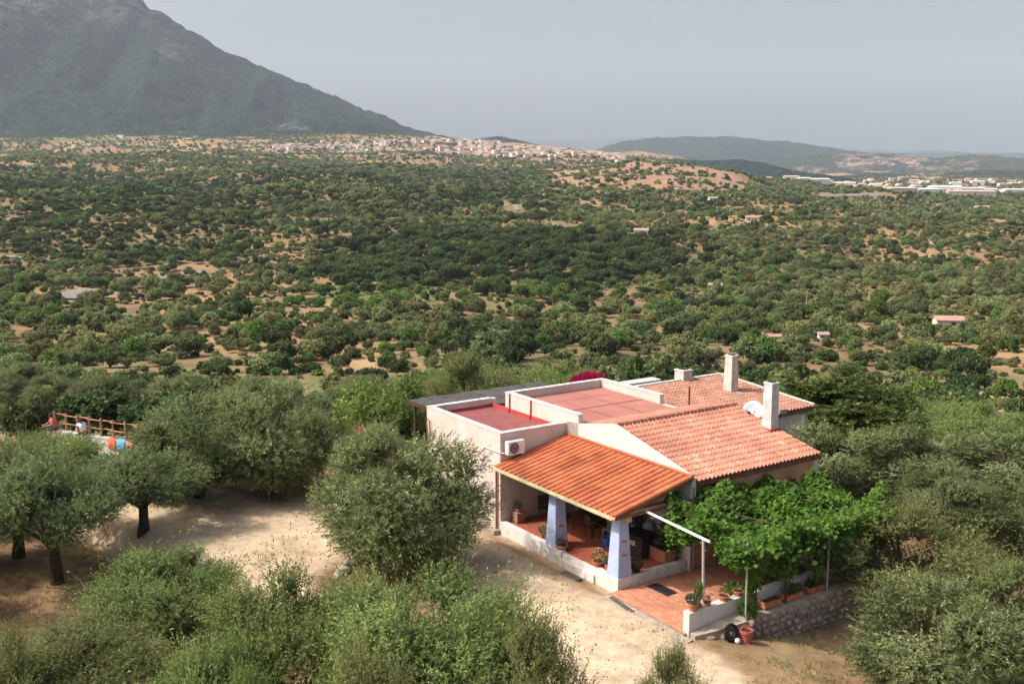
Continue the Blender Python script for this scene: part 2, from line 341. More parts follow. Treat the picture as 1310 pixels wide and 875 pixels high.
def make_ground():
    r = [2., 8., 14., 18.]
    while r[-1] < 7500: r.append(r[-1] + max(.22, r[-1]*.0105))
    r = np.array(r)
    th = np.concatenate([np.linspace(-180, -36, 30, endpoint=False), np.linspace(-36, 36, 380), np.linspace(36, 180, 31)[1:-1]])
    T, RR = np.meshgrid(np.radians(th), r)
    X = RR*np.sin(T); Y = RR*np.cos(T); Z = ground_z(X, Y)
    nr, nth = X.shape
    V = np.stack([X, Y, Z], -1).reshape(-1, 3)
    idx = np.arange(nr*nth).reshape(nr, nth); nx = np.roll(idx, -1, 1)
    F = np.stack([idx[:-1], nx[:-1], nx[1:], idx[1:]], -1).reshape(-1, 4)[:, ::-1]
    ctr = len(V); V = np.vstack([V, [[0, 0, gz(0, 0)]]])
    me = bpy.data.meshes.new('ground'); tri = [(ctr, int(idx[0, (k+1) % nth]), int(idx[0, k])) for k in range(nth)]
    me.from_pydata(V.tolist(), [], F.tolist() + tri)
    me.polygons.foreach_set('use_smooth', [True]*len(me.polygons))
    # colours of the soils
    X, Y, Z = V.T; px, py = px_of(X, Y, Z); D = np.hypot(X, Y)
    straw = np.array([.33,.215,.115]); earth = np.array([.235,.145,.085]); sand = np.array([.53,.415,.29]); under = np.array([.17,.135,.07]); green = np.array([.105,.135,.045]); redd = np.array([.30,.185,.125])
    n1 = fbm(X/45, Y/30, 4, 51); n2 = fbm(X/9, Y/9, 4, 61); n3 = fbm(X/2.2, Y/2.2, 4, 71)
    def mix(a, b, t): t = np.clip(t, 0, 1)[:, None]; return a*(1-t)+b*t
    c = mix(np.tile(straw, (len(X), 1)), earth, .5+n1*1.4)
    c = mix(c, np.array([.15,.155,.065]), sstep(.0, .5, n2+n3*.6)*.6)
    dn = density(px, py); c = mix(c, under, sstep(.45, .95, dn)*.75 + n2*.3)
    c = mix(c, redd, region(px, py, 700, 950, 207, 248, 6)*.8); c = mix(c, redd, region(px, py, 520, 760, 195, 212, 5)*.5)
    for x0, x1, y0, y1, s in ((60,112,172,181,2),(120,165,176,183,2),(170,205,187,193,2),(395,560,480,505,5),(400,560,366,385,5),(655,700,252,262,3),(560,640,455,470,4)):
        c = mix(c, green*1.15, region(px, py, x0, x1, y0, y1, s)*.9)
    for x0, x1, y0, y1, s in ((200,255,172,181,1.5),(128,165,171,176,1.5),(340,372,187,193,1.5),(205,330,380,398,4),(1185,1310,502,535,5),(310,370,405,425,5),(430,480,445,470,5)):
        c = mix(c, straw*1.15, region(px, py, x0, x1, y0, y1, s)*.9)
    # the yard
    nearm = (1-sstep(54, 62, Y))*sstep(-60, -20, Y+40)
    base_near = mix(np.tile(np.array([.26,.165,.095]), (len(X), 1)), np.array([.17,.105,.062]), .5+n2*1.3)
    base_near = mix(base_near, np.array([.40,.27,.13]), sstep(.05, .5, n3+n2*.5)*.7)
    ul, vl = (X-OX)*UX+(Y-OY)*UY, (X-OX)*VX+(Y-OY)*VY
    rightside = sstep(3.5, 4.2, -ul)
    base_near = mix(base_near, np.array([.36,.26,.14]), rightside*(.55+n3*.8))
    c = mix(c, base_near, nearm)
    sd = np.minimum(seg_dist(X, Y, YARD), seg_dist(X, Y, [(-11,40),(-8.6,38.2),(-7.4,36.6)])+1.2) + n3*.7 + n2*.5
    isl = np.hypot((X+4.3)/1.15, Y-36.3) + n3*.6
    sm = sstep(3.9, 3.1, sd)*sstep(1.9, 2.7, isl)
    sandc = mix(np.tile(sand, (len(X), 1)), np.array([.40,.30,.20]), .35+n2*.7+n3*.5)
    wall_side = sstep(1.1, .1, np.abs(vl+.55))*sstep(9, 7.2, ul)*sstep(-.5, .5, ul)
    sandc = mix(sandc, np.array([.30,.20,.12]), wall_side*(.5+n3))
    for off in (-.85, .85):                       # tyre tracks worn into the drive
        t = np.exp(-((seg_dist(X, Y, [(x+off, y) for x, y in YARD[:6]])/.22)**2)); sandc = mix(sandc, np.array([.50,.38,.28]), t*.35)
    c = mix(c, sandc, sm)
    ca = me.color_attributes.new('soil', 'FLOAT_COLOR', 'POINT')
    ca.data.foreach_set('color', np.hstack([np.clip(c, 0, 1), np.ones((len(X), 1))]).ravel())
    sa = me.attributes.new('rough_ground', 'FLOAT', 'POINT'); sa.data.foreach_set('value', (1-sm*.85).astype(float))
    m = bpy.data.materials.new('soil_and_dry_grass'); m.use_nodes = True; n = m.node_tree.nodes; l = m.node_tree.links
    b = n['Principled BSDF']; b.inputs['Roughness'].default_value = .95; b.inputs['Specular IOR Level'].default_value = .1
    a = n.new('ShaderNodeAttribute'); a.attribute_name = 'soil'; geo = n.new('ShaderNodeNewGeometry')
    def noise(s, d=6): k = n.new('ShaderNodeTexNoise'); k.inputs['Scale'].default_value = s; k.inputs['Detail'].default_value = d; k.inputs['Roughness'].default_value = .7; l.new(geo.outputs['Position'], k.inputs['Vector']); return k
    z1 = noise(1.4); z2 = noise(.06, 9)
    def rng_(k, lo, hi): mr = n.new('ShaderNodeMapRange'); mr.inputs['From Min'].default_value = .3; mr.inputs['From Max'].default_value = .7; mr.inputs['To Min'].default_value = lo; mr.inputs['To Max'].default_value = hi; l.new(k.outputs['Fac'], mr.inputs['Value']); return mr
    r1 = rng_(z1, .68, 1.28); r2 = rng_(z2, .75, 1.25); mu = n.new('ShaderNodeMath'); mu.operation = 'MULTIPLY'; l.new(r1.outputs[0], mu.inputs[0]); l.new(r2.outputs[0], mu.inputs[1])
    z5 = noise(14, 8); r5 = rng_(z5, .78, 1.2); mu2 = n.new('ShaderNodeMath'); mu2.operation = 'MULTIPLY'; l.new(mu.outputs[0], mu2.inputs[0]); l.new(r5.outputs[0], mu2.inputs[1])
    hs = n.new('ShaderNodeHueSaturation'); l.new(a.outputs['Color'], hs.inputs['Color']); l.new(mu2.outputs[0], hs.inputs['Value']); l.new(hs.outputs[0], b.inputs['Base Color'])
    ra = n.new('ShaderNodeAttribute'); ra.attribute_name = 'rough_ground'
    z3 = noise(9, 5); bp = n.new('ShaderNodeBump'); bp.inputs['Distance'].default_value = .05; l.new(ra.outputs['Fac'], bp.inputs['Strength']); l.new(z3.outputs['Fac'], bp.inputs['Height']); l.new(bp.outputs[0], b.inputs['Normal'])
    me.materials.append(m)
    return tag(link('ground', me), kind='structure')
make_ground()

# ------------------------------------------------------------ mountain and far hills
def forestmat(name, c1, c2, c3, s=.02, rock=None):
    m = bpy.data.materials.new(name); m.use_nodes = True; n = m.node_tree.nodes; l = m.node_tree.links
    b = n['Principled BSDF']; b.inputs['Roughness'].default_value = 1; b.inputs['Specular IOR Level'].default_value = .05
    geo = n.new('ShaderNodeNewGeometry')
    def noise(sc_, d=8, r=.65): k = n.new('ShaderNodeTexNoise'); k.inputs['Scale'].default_value = sc_; k.inputs['Detail'].default_value = d; k.inputs['Roughness'].default_value = r; l.new(geo.outputs['Position'], k.inputs['Vector']); return k
    a = noise(s, 9, .75); cr = n.new('ShaderNodeValToRGB'); e = cr.color_ramp.elements; e[0].position = .41; e[1].position = .63
    e[0].color = (*c1, 1); e[1].color = (*c3, 1); k = e.new(.54); k.color = (*c2, 1); l.new(a.outputs['Fac'], cr.inputs[0]); out = cr.outputs[0]
    if rock:
        at_ = n.new('ShaderNodeAttribute'); at_.attribute_name = 'bare'; mx = n.new('ShaderNodeMix'); mx.data_type = 'RGBA'
        l.new(at_.outputs['Fac'], mx.inputs['Factor']); l.new(out, mx.inputs[6]); mx.inputs[7].default_value = (*rock, 1); out = mx.outputs[2]
    l.new(out, b.inputs['Base Color'])
    f = n.new('ShaderNodeTexVoronoi'); f.inputs['Scale'].default_value = .085; l.new(geo.outputs['Position'], f.inputs['Vector'])
    bp = n.new('ShaderNodeBump'); bp.inputs['Strength'].default_value = .9; bp.inputs['Distance'].default_value = 10; bp.invert = True; l.new(f.outputs['Distance'], bp.inputs['Height']); l.new(bp.outputs[0], b.inputs['Normal'])
    return m
FM = forestmat('mountain_forest', (.005,.014,.014), (.012,.027,.023), (.030,.050,.036), .035, rock=(.12,.12,.12))
FH = forestmat('far_hill_scrub', (.014,.024,.018), (.032,.042,.028), (.075,.07,.048), .02, rock=(.30,.20,.165))
def ridge(name, prof, D, foot_py, depth, m, amp=60, nx=220, ny=90, k=0, bare=None, back=None, gully=1.0, curve=1.25):
    """a ridge whose crest stands at distance D and whose foot lies nearer by depth"""
    xs = np.array([p[0] for p in prof], float); ys = np.array([p[1] for p in prof], float)
    px = np.linspace(xs[0], xs[-1], nx); py = np.interp(px, xs, ys)
    Xc = (px-CX)/FPX*D; zc = CAMZ + D*(HOR-py)/FPX
    s = np.concatenate([np.linspace(0, 1, ny), np.linspace(1, 1.6, 14)[1:]])
    S, XI = np.meshgrid(s, np.arange(nx), indexing='ij')
    Y = D - depth*(1-S); X = np.tile(Xc, (len(s), 1))
    fp = np.interp(px, [q_[0] for q_ in foot_py], [q_[1] for q_ in foot_py]) if isinstance(foot_py, list) else foot_py
    zf = CAMZ + (D-depth)*(HOR-fp)/FPX - 6
    zf = np.tile(zf, (len(s), 1)) if np.ndim(zf) else zf
    h = np.where(S <= 1, S**curve, 1-(S-1)*1.1); zt = zf + (np.tile(zc, (len(s), 1))-zf)*h
    g = np.sin(np.clip(S, 0, 1)*math.pi)
    rg = 1-np.abs(fbm((X+S*260)/(depth*.22), Y/(depth*.9), 4, k+5))*2
    Z = zt + g*amp*(rg-.75)*gully + g*amp*.5*fbm(X/(depth*.12), Y/(depth*.12), 5, k+9) + np.sin(np.clip(S, 0, 1.0)*math.pi/2)*amp*.20*fbm(X/55, Y/55, 5, k+15, .62)
    V = np.stack([X, Y, Z], -1).reshape(-1, 3); idx = np.arange(V.shape[0]).reshape(len(s), nx)
    F = np.stack([idx[:-1, :-1], idx[:-1, 1:], idx[1:, 1:], idx[1:, :-1]], -1).reshape(-1, 4)
    me = bpy.data.meshes.new(name); me.from_pydata(V.tolist(), [], F.tolist()); me.polygons.foreach_set('use_smooth', [True]*len(me.polygons))
    bv = np.zeros(len(V))
    if bare:
        vx, vy = px_of(*V.T)
        for x0, x1, y0, y1, v, sft in bare: bv = np.maximum(bv, region(vx, vy, x0, x1, y0, y1, sft)*v*sstep(-.1, .35, fbm(V[:, 0]/(depth*.03), V[:, 1]/(depth*.03)+V[:, 2]/40, 4, k+33)))
    a = me.attributes.new('bare', 'FLOAT', 'POINT'); a.data.foreach_set('value', bv)
    me.materials.append(m); o = link(name, me); return tag(o, kind='structure')
ridge('mountain', [(-900,-190),(-500,-150),(-200,-95),(0,-60),(120,-24),(165,-4),(180,0),(198,9),(207,20),(218,24),(250,45),(300,72),(345,91),(400,114),(440,131),(480,147),(520,163),(545,171),(580,178),(640,188),(720,205)],
      4600, [(0,176),(450,176),(520,186),(600,200),(720,222)], 1500, FM, amp=95, nx=460, ny=150, k=100, bare=[(-50,240,-60,30,.6,16),(195,235,40,80,.5,8),(355,395,158,168,.9,4),(250,285,85,95,.5,4)])
ridge('hill_behind_town', [(560,186),(600,181),(625,177),(640,176.5),(660,180),(690,186),(740,195)], 4300, 196, 700, FM, amp=22, nx=120, ny=40, k=140)
ridge('far_blue_hills', [(560,186),(670,181),(700,180),(740,181),(780,178),(820,177),(860,180),(1000,190),(1090,193),(1150,195),(1200,197),(1260,201),(1330,204),(1500,206)], 14000, 196, 2600, FH, amp=70, nx=200, ny=30, k=160)
ridge('long_hill', [(730,206),(760,192),(790,183),(812,179),(850,177.5),(885,176.5),(930,176),(960,179),(1000,183),(1030,186),(1060,190),(1090,196),(1130,200),(1200,205),(1330,212)], 7200, 212, 1800, FM, amp=60, nx=220, ny=50, k=180)
ridge('brown_hills', [(940,215),(1000,204),(1040,199),(1090,197),(1120,196),(1150,199),(1180,203),(1220,200),(1245,198),(1280,202),(1330,206),(1500,210)], 5200, 232, 1300, FH, amp=50, nx=200, ny=60, k=200,
      bare=[(1070,1190,198,216,1,5),(1180,1250,205,218,.9,4),(1020,1050,214,222,.8,3)])
ridge('wooded_hill', [(770,212),(830,206),(870,204),(900,206),(945,205),(975,209),(1005,219),(1030,228)], 2900, 226, 500, FM, amp=16, nx=120, ny=40, k=220)
ridge('valley_floor_hills', [(1030,232),(1080,224),(1130,221),(1180,224),(1240,218),(1330,219),(1500,216)], 3300, 240, 600, FH, amp=14, nx=120, ny=30, k=240)

# ------------------------------------------------------------ foliage meshes
def quad_mesh(name, P, Q, S, L, W, tint, m, curl=0):
    """P base points, Q unit directions along the leaf, S unit side vectors"""
    n = len(P); L = L[:, None]; W = W[:, None]
    v = np.empty((n, 4, 3)); v[:, 0] = P; v[:, 1] = P+Q*L*.45+S*W*.5; v[:, 2] = P+Q*L; v[:, 3] = P+Q*L*.45-S*W*.5
    me = bpy.data.meshes.new(name); me.vertices.add(n*4); me.vertices.foreach_set('co', v.ravel())
    me.loops.add(n*4); me.loops.foreach_set('vertex_index', np.arange(n*4)); me.polygons.add(n)
    me.polygons.foreach_set('loop_start', np.arange(0, n*4, 4)); me.update(calc_edges=True)
    a = me.attributes.new('tint', 'FLOAT', 'FACE'); a.data.foreach_set('value', np.clip(tint, 0, 1))
    me.materials.append(m); return me
def unit(a): return a/np.maximum(np.linalg.norm(a, axis=-1, keepdims=True), 1e-9)
def crown_arrays(seed, rx, rz, cz, nblob, shoots, per, slen, L, W, blobr=(.28,.42), up=.45, inner=.12, flat=1.0, upright=0, orient=.72, low=.42):
    g = np.random.default_rng(seed)
    # blobs over an ellipsoid
    u = unit(g.normal(size=(nblob, 3))); u[:, 2] = np.abs(u[:, 2])*1.0 - low*g.random(nblob); u = unit(u)
    rad = g.uniform(.5, .78, nblob)[:, None]
    C = u*rad*np.array([rx, rx, rz]); C[:, 2] += cz
    BR = g.uniform(*blobr, nblob)*rx
    tot = nblob*shoots
    b = np.repeat(np.arange(nblob), shoots); nrm = unit(g.normal(size=(tot, 3)))
    st = C[b] + nrm*(BR[b]*g.uniform(.55, 1.0, tot))[:, None]*np.array([1, 1, .85*flat])
    out = unit((st-np.array([0, 0, cz]))/np.array([rx, rx, rz]))
    keep = ((nrm*out).sum(1) > -.25) | (g.random(tot) < .25)
    st, nrm, out, b = st[keep], nrm[keep], out[keep], b[keep]; tot = len(st)
    d = unit(nrm*.7 + out*.5 + np.array([0, 0, up]) + g.normal(size=(tot, 3))*.3)
    sl_ = slen*g.uniform(.5, 1.25, tot)*(1+upright*(g.random(tot) < .12)*1.0)
    btint = g.normal(0, .13, nblob)[b] + g.normal(0, .1, tot)
    si = np.repeat(np.arange(tot), per); t = np.tile(np.linspace(0, 1, per), tot) + g.uniform(-.03, .03, tot*per)
    bend = unit(g.normal(size=(tot, 3)))*.18
    P = st[si] + d[si]*(sl_[si]*t)[:, None] + bend[si]*(sl_[si]*t*t)[:, None]
    Q = unit(d[si]*.75 + unit(g.normal(size=(len(P), 3)))*.85)
    on = unit(nrm*.6+out*.6)[si]*orient + unit(g.normal(size=(len(P), 3)))*(1-orient)
    S = unit(np.cross(Q, on))
    l = L*g.uniform(.7, 1.2, len(P)); ww = W*g.uniform(.8, 1.2, len(P))
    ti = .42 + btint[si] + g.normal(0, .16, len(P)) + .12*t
    # inner foliage, larger and fewer
    ni = int(len(P)*inner); k = g.integers(0, nblob, ni)
    P2 = C[k] + unit(g.normal(size=(ni, 3)))*(BR[k]*.75*g.random(ni)**.4)[:, None]
    Q2 = unit(g.normal(size=(ni, 3))); S2 = unit(np.cross(Q2, g.normal(size=(ni, 3))))
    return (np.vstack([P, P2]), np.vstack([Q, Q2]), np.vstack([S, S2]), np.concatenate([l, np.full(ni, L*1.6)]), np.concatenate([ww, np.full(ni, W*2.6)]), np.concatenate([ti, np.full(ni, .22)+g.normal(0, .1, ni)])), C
def crown_mesh(name, m, *a, **k):
    arr, C = crown_arrays(*a, **k); return quad_mesh(name, *arr, m), C
def trunk_mesh(name, seed, C, cz, h0=.9, r0=.17, m=None, lean=.25, nb=9, n=7):
    g = random.Random(seed); mb = MB(); fx, fy = g.uniform(-lean, lean), g.uniform(-lean, lean)
    fork = Vector((fx, fy, h0)); mb.tube([(0,0,-.5), (0,0,.0), (fx*.3+.03, fy*.3, h0*.45), fork], [r0*1.7, r0*1.35, r0*1.0, r0*.9], n)
    idx = sorted(range(len(C)), key=lambda i: g.random())[:nb]
    for i in idx:
        e = Vector(C[i]); mid = fork.lerp(e, .45) + Vector((g.uniform(-.15,.15), g.uniform(-.15,.15), g.uniform(-.05,.25))); r = r0*g.uniform(.32, .55)
        mb.tube([fork-Vector((0,0,.12)), fork.lerp(mid, .5)+Vector((g.uniform(-.06,.06), g.uniform(-.06,.06), 0)), mid, e], [r*1.15, r*.9, r*.7, r*.25], 5)
    return mb.mesh(name, m, smooth=True)
BARK = M['bark']
# unit plants: crown radius 2.5 m, about 5 m tall
KINDS = {}
def kind(key, m, seed, rx=2.5, rz=1.9, cz=3.0, nblob=26, shoots=130, per=14, slen=.42, L=.115, W=.034, tr=True, h0=1.1, r0=.17, **k):
    me, C = crown_mesh('crown_'+key, m, seed, rx, rz, cz, nblob, shoots, per, slen, L, W, **k)
    KINDS[key] = (me, trunk_mesh('trunk_'+key, seed, C, cz, h0, r0, BARK) if tr else None, rx, cz+rz*1.05)
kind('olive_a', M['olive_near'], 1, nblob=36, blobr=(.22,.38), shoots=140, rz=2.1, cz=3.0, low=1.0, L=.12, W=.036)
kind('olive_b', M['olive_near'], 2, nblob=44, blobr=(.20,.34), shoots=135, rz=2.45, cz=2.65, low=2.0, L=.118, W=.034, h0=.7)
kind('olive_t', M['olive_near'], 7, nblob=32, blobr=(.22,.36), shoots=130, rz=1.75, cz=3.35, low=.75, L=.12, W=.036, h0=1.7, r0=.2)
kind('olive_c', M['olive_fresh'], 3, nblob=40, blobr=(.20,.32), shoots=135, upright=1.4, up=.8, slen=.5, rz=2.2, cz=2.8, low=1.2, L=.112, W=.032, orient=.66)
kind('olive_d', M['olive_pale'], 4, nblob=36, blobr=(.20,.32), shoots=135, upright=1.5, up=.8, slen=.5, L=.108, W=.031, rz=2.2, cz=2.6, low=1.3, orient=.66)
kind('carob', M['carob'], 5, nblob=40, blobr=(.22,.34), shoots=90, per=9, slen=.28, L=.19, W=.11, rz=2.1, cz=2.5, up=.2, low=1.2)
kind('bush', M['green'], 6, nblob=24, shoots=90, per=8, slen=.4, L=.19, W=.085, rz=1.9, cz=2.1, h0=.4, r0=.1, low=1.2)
# lighter ones for the hillsides
def hill(key, m, seed, **k):
    a = dict(nblob=22, shoots=28, per=5, slen=.32, L=.32, W=.20, up=.3, inner=.3, orient=.85, low=.8); a.update(k); kind(key, m, seed, **a)
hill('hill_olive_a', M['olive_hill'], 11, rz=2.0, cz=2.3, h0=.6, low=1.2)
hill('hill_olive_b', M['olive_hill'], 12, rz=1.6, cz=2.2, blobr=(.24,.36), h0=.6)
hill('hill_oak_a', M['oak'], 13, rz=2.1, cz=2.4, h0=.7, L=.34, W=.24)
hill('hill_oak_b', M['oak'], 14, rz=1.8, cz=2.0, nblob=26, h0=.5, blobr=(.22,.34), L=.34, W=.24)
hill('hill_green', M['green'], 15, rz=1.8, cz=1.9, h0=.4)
def tiny(key, m, seed): kind(key, m, seed, nblob=12, shoots=9, per=3, slen=.25, L=.95, W=.75, rz=1.7, cz=1.7, inner=.3, h0=.5, tr=False, up=.2, orient=.9, low=.6)
tiny('tiny_olive', M['olive_hill'], 16); tiny('tiny_oak', M['oak'], 17); tiny('tiny_green', M['green'], 18)

def tree(name, key, X, Y, r, top, label, cat='tree', group=None, z=None, rot=None, sink=.1, sxy=None):
    """r crown radius, top the height of its top above datum"""
    cm, tm, rx, hh = KINDS[key]; z0 = gz(X, Y)-sink if z is None else z
    o = empty(name, (X, Y, z0), random.uniform(0, 6.28) if rot is None else rot, label, cat, group)
    s = r/rx/1.02; sz = (top-z0)/hh
    sc3 = (s, s*(sxy or 1), sz)
    c = link('crown', cm, None, o); c.scale = sc3; c['kind'] = 'stuff'
    if tm: t = link('trunk', tm, None, o); t.scale = sc3
    return o
def tp(name, key, px, top_py, Y, r, label, **k):
    X = (px-CX)/FPX*Y*1.0; d = Y*math.cos(PITCH)+8*math.sin(PITCH); X = (px-CX)/FPX*d
    dd = (CY-top_py)/FPX; top = CAMZ + Y*(dd*math.cos(PITCH)-math.sin(PITCH))/(math.cos(PITCH)+dd*math.sin(PITCH))
    return tree(name, key, X, Y, r, top, label, **k)
OT = 'olive_tree'
# foreground, along the bottom of the picture
tp(OT,'olive_c', 548, 722, 24.5, 3.1, 'big fresh green olive at the bottom edge, nearest left of the sandy drive')
tp(OT,'olive_c', 372, 728, 26, 2.7, 'full olive at the bottom edge just left of the big fresh green one')
tp(OT,'olive_d', 668, 775, 22.8, 1.7, 'small feathery olive at the bottom edge whose shoots reach over the sandy drive')
tp(OT,'olive_c', 205, 708, 33, 2.8, 'bushy olive below the dark bank on the left, its short trunk showing under the crown')
tp(OT,'olive_d', 85, 785, 28, 2.6, 'low yellowish olive in the bottom left corner in front of the shaded earth')
tp(OT,'olive_d', 8, 800, 26, 1.6, 'olive cut off by the left edge at the very bottom corner')
tp(OT,'olive_c', 262, 815, 23, 1.7, 'small olive tops at the bottom edge below the bushy olive with a short trunk')
tp(OT,'olive_d', 470, 815, 21.5, 1.9, 'lowest olive crown at the bottom edge left of centre')
tp(OT,'olive_d', 868, 822, 24, .95, 'thin little olive top at the bottom edge right of the drive')
tp(OT,'olive_b', 1248, 730, 27, 3.2, 'dense olive in the bottom right corner')
tp(OT,'olive_d', 1180, 650, 35.5, 3.3, 'pale yellow-green olive with a pointed top right of the stone wall')
tp(OT,'olive_d', 1318, 722, 32, 2.4, 'olive crown cut by the right edge above the dense corner olive')
# around the yard
def tw(name, key, base, r, top_py, label, **k):
    p = base; dd = (CY-top_py)/FPX; top = CAMZ + p[1]*(dd*math.cos(PITCH)-math.sin(PITCH))/(math.cos(PITCH)+dd*math.sin(PITCH))
    return tree(name, key, p[0], p[1], r, top, label, **k)
tw(OT,'olive_b', (-4.0,37.2), 3.45, 535, 'large round olive in the middle of the yard left of the blue-pillared porch', rot=.6)
tw(OT,'olive_b', (-5.4,43.2), 2.1, 530, 'grey-green olive top rising behind the round yard olive at the house end wall')
tw(OT,'olive_b', (-14.4,46.0), 3.3, 488, 'left half of the big double olive in deep shade beside the pool fence')
tw(OT,'olive_b', (-11.0,46.6), 3.3, 474, 'right half of the big double olive shading the back of the yard', rot=2)
tw(OT,'olive_t', (-15.4,41.6), 2.6, 574, 'olive with a forked black trunk on the edge of the bank by the drive', rot=1.1)
tw(OT,'olive_t', (-17.6,38.2), 2.7, 586, 'olive with a single dark trunk standing on the shaded brown earth')
tw(OT,'olive_t', (-20.4,41.0), 2.8, 562, 'olive with a leaning trunk at the left edge of the picture')
tw(OT,'olive_c', (-21.8,46.5), 3.0, 552, 'olive crown in front of the pool fence at the left')
tw(OT,'olive_c', (-17.6,47.0), 2.2, 580, 'olive crown below the hanging towels of the pool terrace')
tw(OT,'olive_b', (14.6,45.6), 3.0, 530, 'olive just right of the tiled roof corner and behind the vine')
tw(OT,'olive_b', (18.6,44.6), 3.3, 540, 'large olive in the row at the right, between two others', rot=.4)
tw(OT,'olive_b', (22.2,43.5), 3.3, 546, 'olive cut off by the right edge above the dense corner one', rot=3)
tw(OT,'olive_b', (18.0,40.6), 2.5, 590, 'dark olive with its shaded underside showing behind the pale pointed one')
tw(OT,'olive_b', (21.8,39.2), 2.4, 600, 'shaded olive at the right edge over the earth path')
tw(OT,'olive_c', (24.5,52.5), 3.0, 516, 'grey-green olive at the right edge below the bare brown clearing')
tw(OT,'olive_c', (21.5,55.0), 2.4, 510, 'smaller grey-green olive in front of the bare brown clearing')
tw('carob_tree','carob', (18.6,56.5), 4.8, 484, 'broad dark carob with rusty yellow tips behind the grey chimney')
tw(OT,'olive_d', (-2.6,66.0), 3.4, 450, 'pale olive rising behind the dark flat canopy roof')
tw(OT,'olive_c', (3.5,70.0), 3.2, 462, 'grey-green olive behind the red flat roofs')
tw('bush','bush', (-7.4,59.0), 2.6, 478, 'bright green leafy bush left of the dark flat canopy roof', cat='bush')
tw('bush','bush', (-8.6,52.0), 1.3, 533, 'yellow-green bush among the pale rocks behind the yard olive', cat='bush')
tw(OT,'hill_oak_a', (10.5,72.0), 3.0, 448, 'dark round evergreen behind the white parapet and the low chimney')
tw('evergreen_tree','hill_oak_a', (-28.6,60.0), 1.5, 507, 'dark evergreen at the left end of the pool fence')
tw('shrub','hill_oak_b', (-26.0,64.0), 2.8, 497, 'dark blue-green shrub mass behind the pool fence', cat='shrub')
tw('shrub','hill_oak_a', (-21.5,63.0), 2.6, 500, 'second dark shrub behind the right half of the pool fence', cat='shrub')

for i, (x, y, r, tp_) in enumerate(((-24.6,38.5,2.8,5.2), (-22.3,34.2,2.8,4.6), (-26.5,43.5,2.9,5.4))):
    tree(OT, 'olive_b', x, y, r, tp_, 'olive just beyond the left edge whose shade falls on the brown earth', group='olives beyond the left edge')

# the hillside beyond: 300 nearest as trees of their own, the rest as woodland
def kept_clear(X, Y):
    ul, vl = (X-OX)*UX+(Y-OY)*UY, (X-OX)*VX+(Y-OY)*VY
    house = (ul > -6) & (ul < 19.5) & (vl > -4) & (vl < 18.5)
    pool = (X > -33) & (X < -15) & (Y < 66)
    return house | pool | (Y < 60)
ROADS = [[(92,384),(96,376),(108,372)], [(190,361),(215,356),(245,352),(262,349)], [(0,329),(40,331)], [(705,287),(722,292),(735,297)], [(1040,253),(1090,250),(1130,249)], [(640,258),(662,270)]]
ROADW = [[at(*q) for q in r_] for r_ in ROADS]
g = np.random.default_rng(99)
def scatter(y0, y1, sp, jit=.42):
    ys = np.arange(y0, y1, sp); pts = []
    for y in ys:
        hw = y*.56+12; xs = np.arange(-hw, hw, sp); pts.append(np.stack([xs+g.uniform(-jit, jit, len(xs))*sp, y+g.uniform(-jit, jit, len(xs))*sp], 1))
    return np.vstack(pts)
def choose(P, thin=1.0):
    X, Y = P.T; Z = ground_z(X, Y); px, py = px_of(X, Y, Z); d = density(px, py)
    cl = fbm(X/26, Y/22, 3, 77)
    keep = (g.random(len(X)) < d*thin*np.clip(1+cl*1.6*(1-d*.7), .0, 1.6)) & ~kept_clear(X, Y)
    for r_ in ROADW: keep &= seg_dist(X, Y, [(p.x, p.y) for p in r_]) > np.where(Y < 500, 6.5, 7)
    X, Y, Z, px, py, d = [q[keep] for q in (X, Y, Z, px, py, d)]
    oak = region(px, py, 400, 870, 300, 365, 8)*.8 + region(px, py, 0, 330, 230, 335, 10)*.62 + region(px, py, 330, 720, 222, 300, 10)*.3 + .08
    oak = oak + fbm(X/40, Y/33, 3, 87)*.7; grn = .12 + region(px, py, 380, 760, 352, 400, 8)*.45 + region(px, py, 900, 1310, 400, 520, 8)*.2 + fbm(X/50+9, Y/40, 3, 97)*.3
    q = g.random(len(X)); k = np.where(q < oak, 1, np.where(q < oak+grn, 2, 0))
    big = 1 + .35*(k == 1)*region(px, py, 400, 870, 300, 372, 10)
    return np.stack([X, Y, Z, k, (.32+.85*g.random(len(X))**1.7)*big, px, py], 1)
A = choose(scatter(60, 240, 4.3)); B = choose(scatter(240, 700, 4.5)); Cc = choose(scatter(700, 1700, 5.2), 1.35); Dd = choose(scatter(1700, 3300, 10.5), 1.3)
inview = (A[:, 5] > -60) & (A[:, 5] < 1370)
A = A[np.argsort(-np.where(inview, A[:, 4]/A[:, 1], 0))]
near300, Arest = A[:255], A[255:]
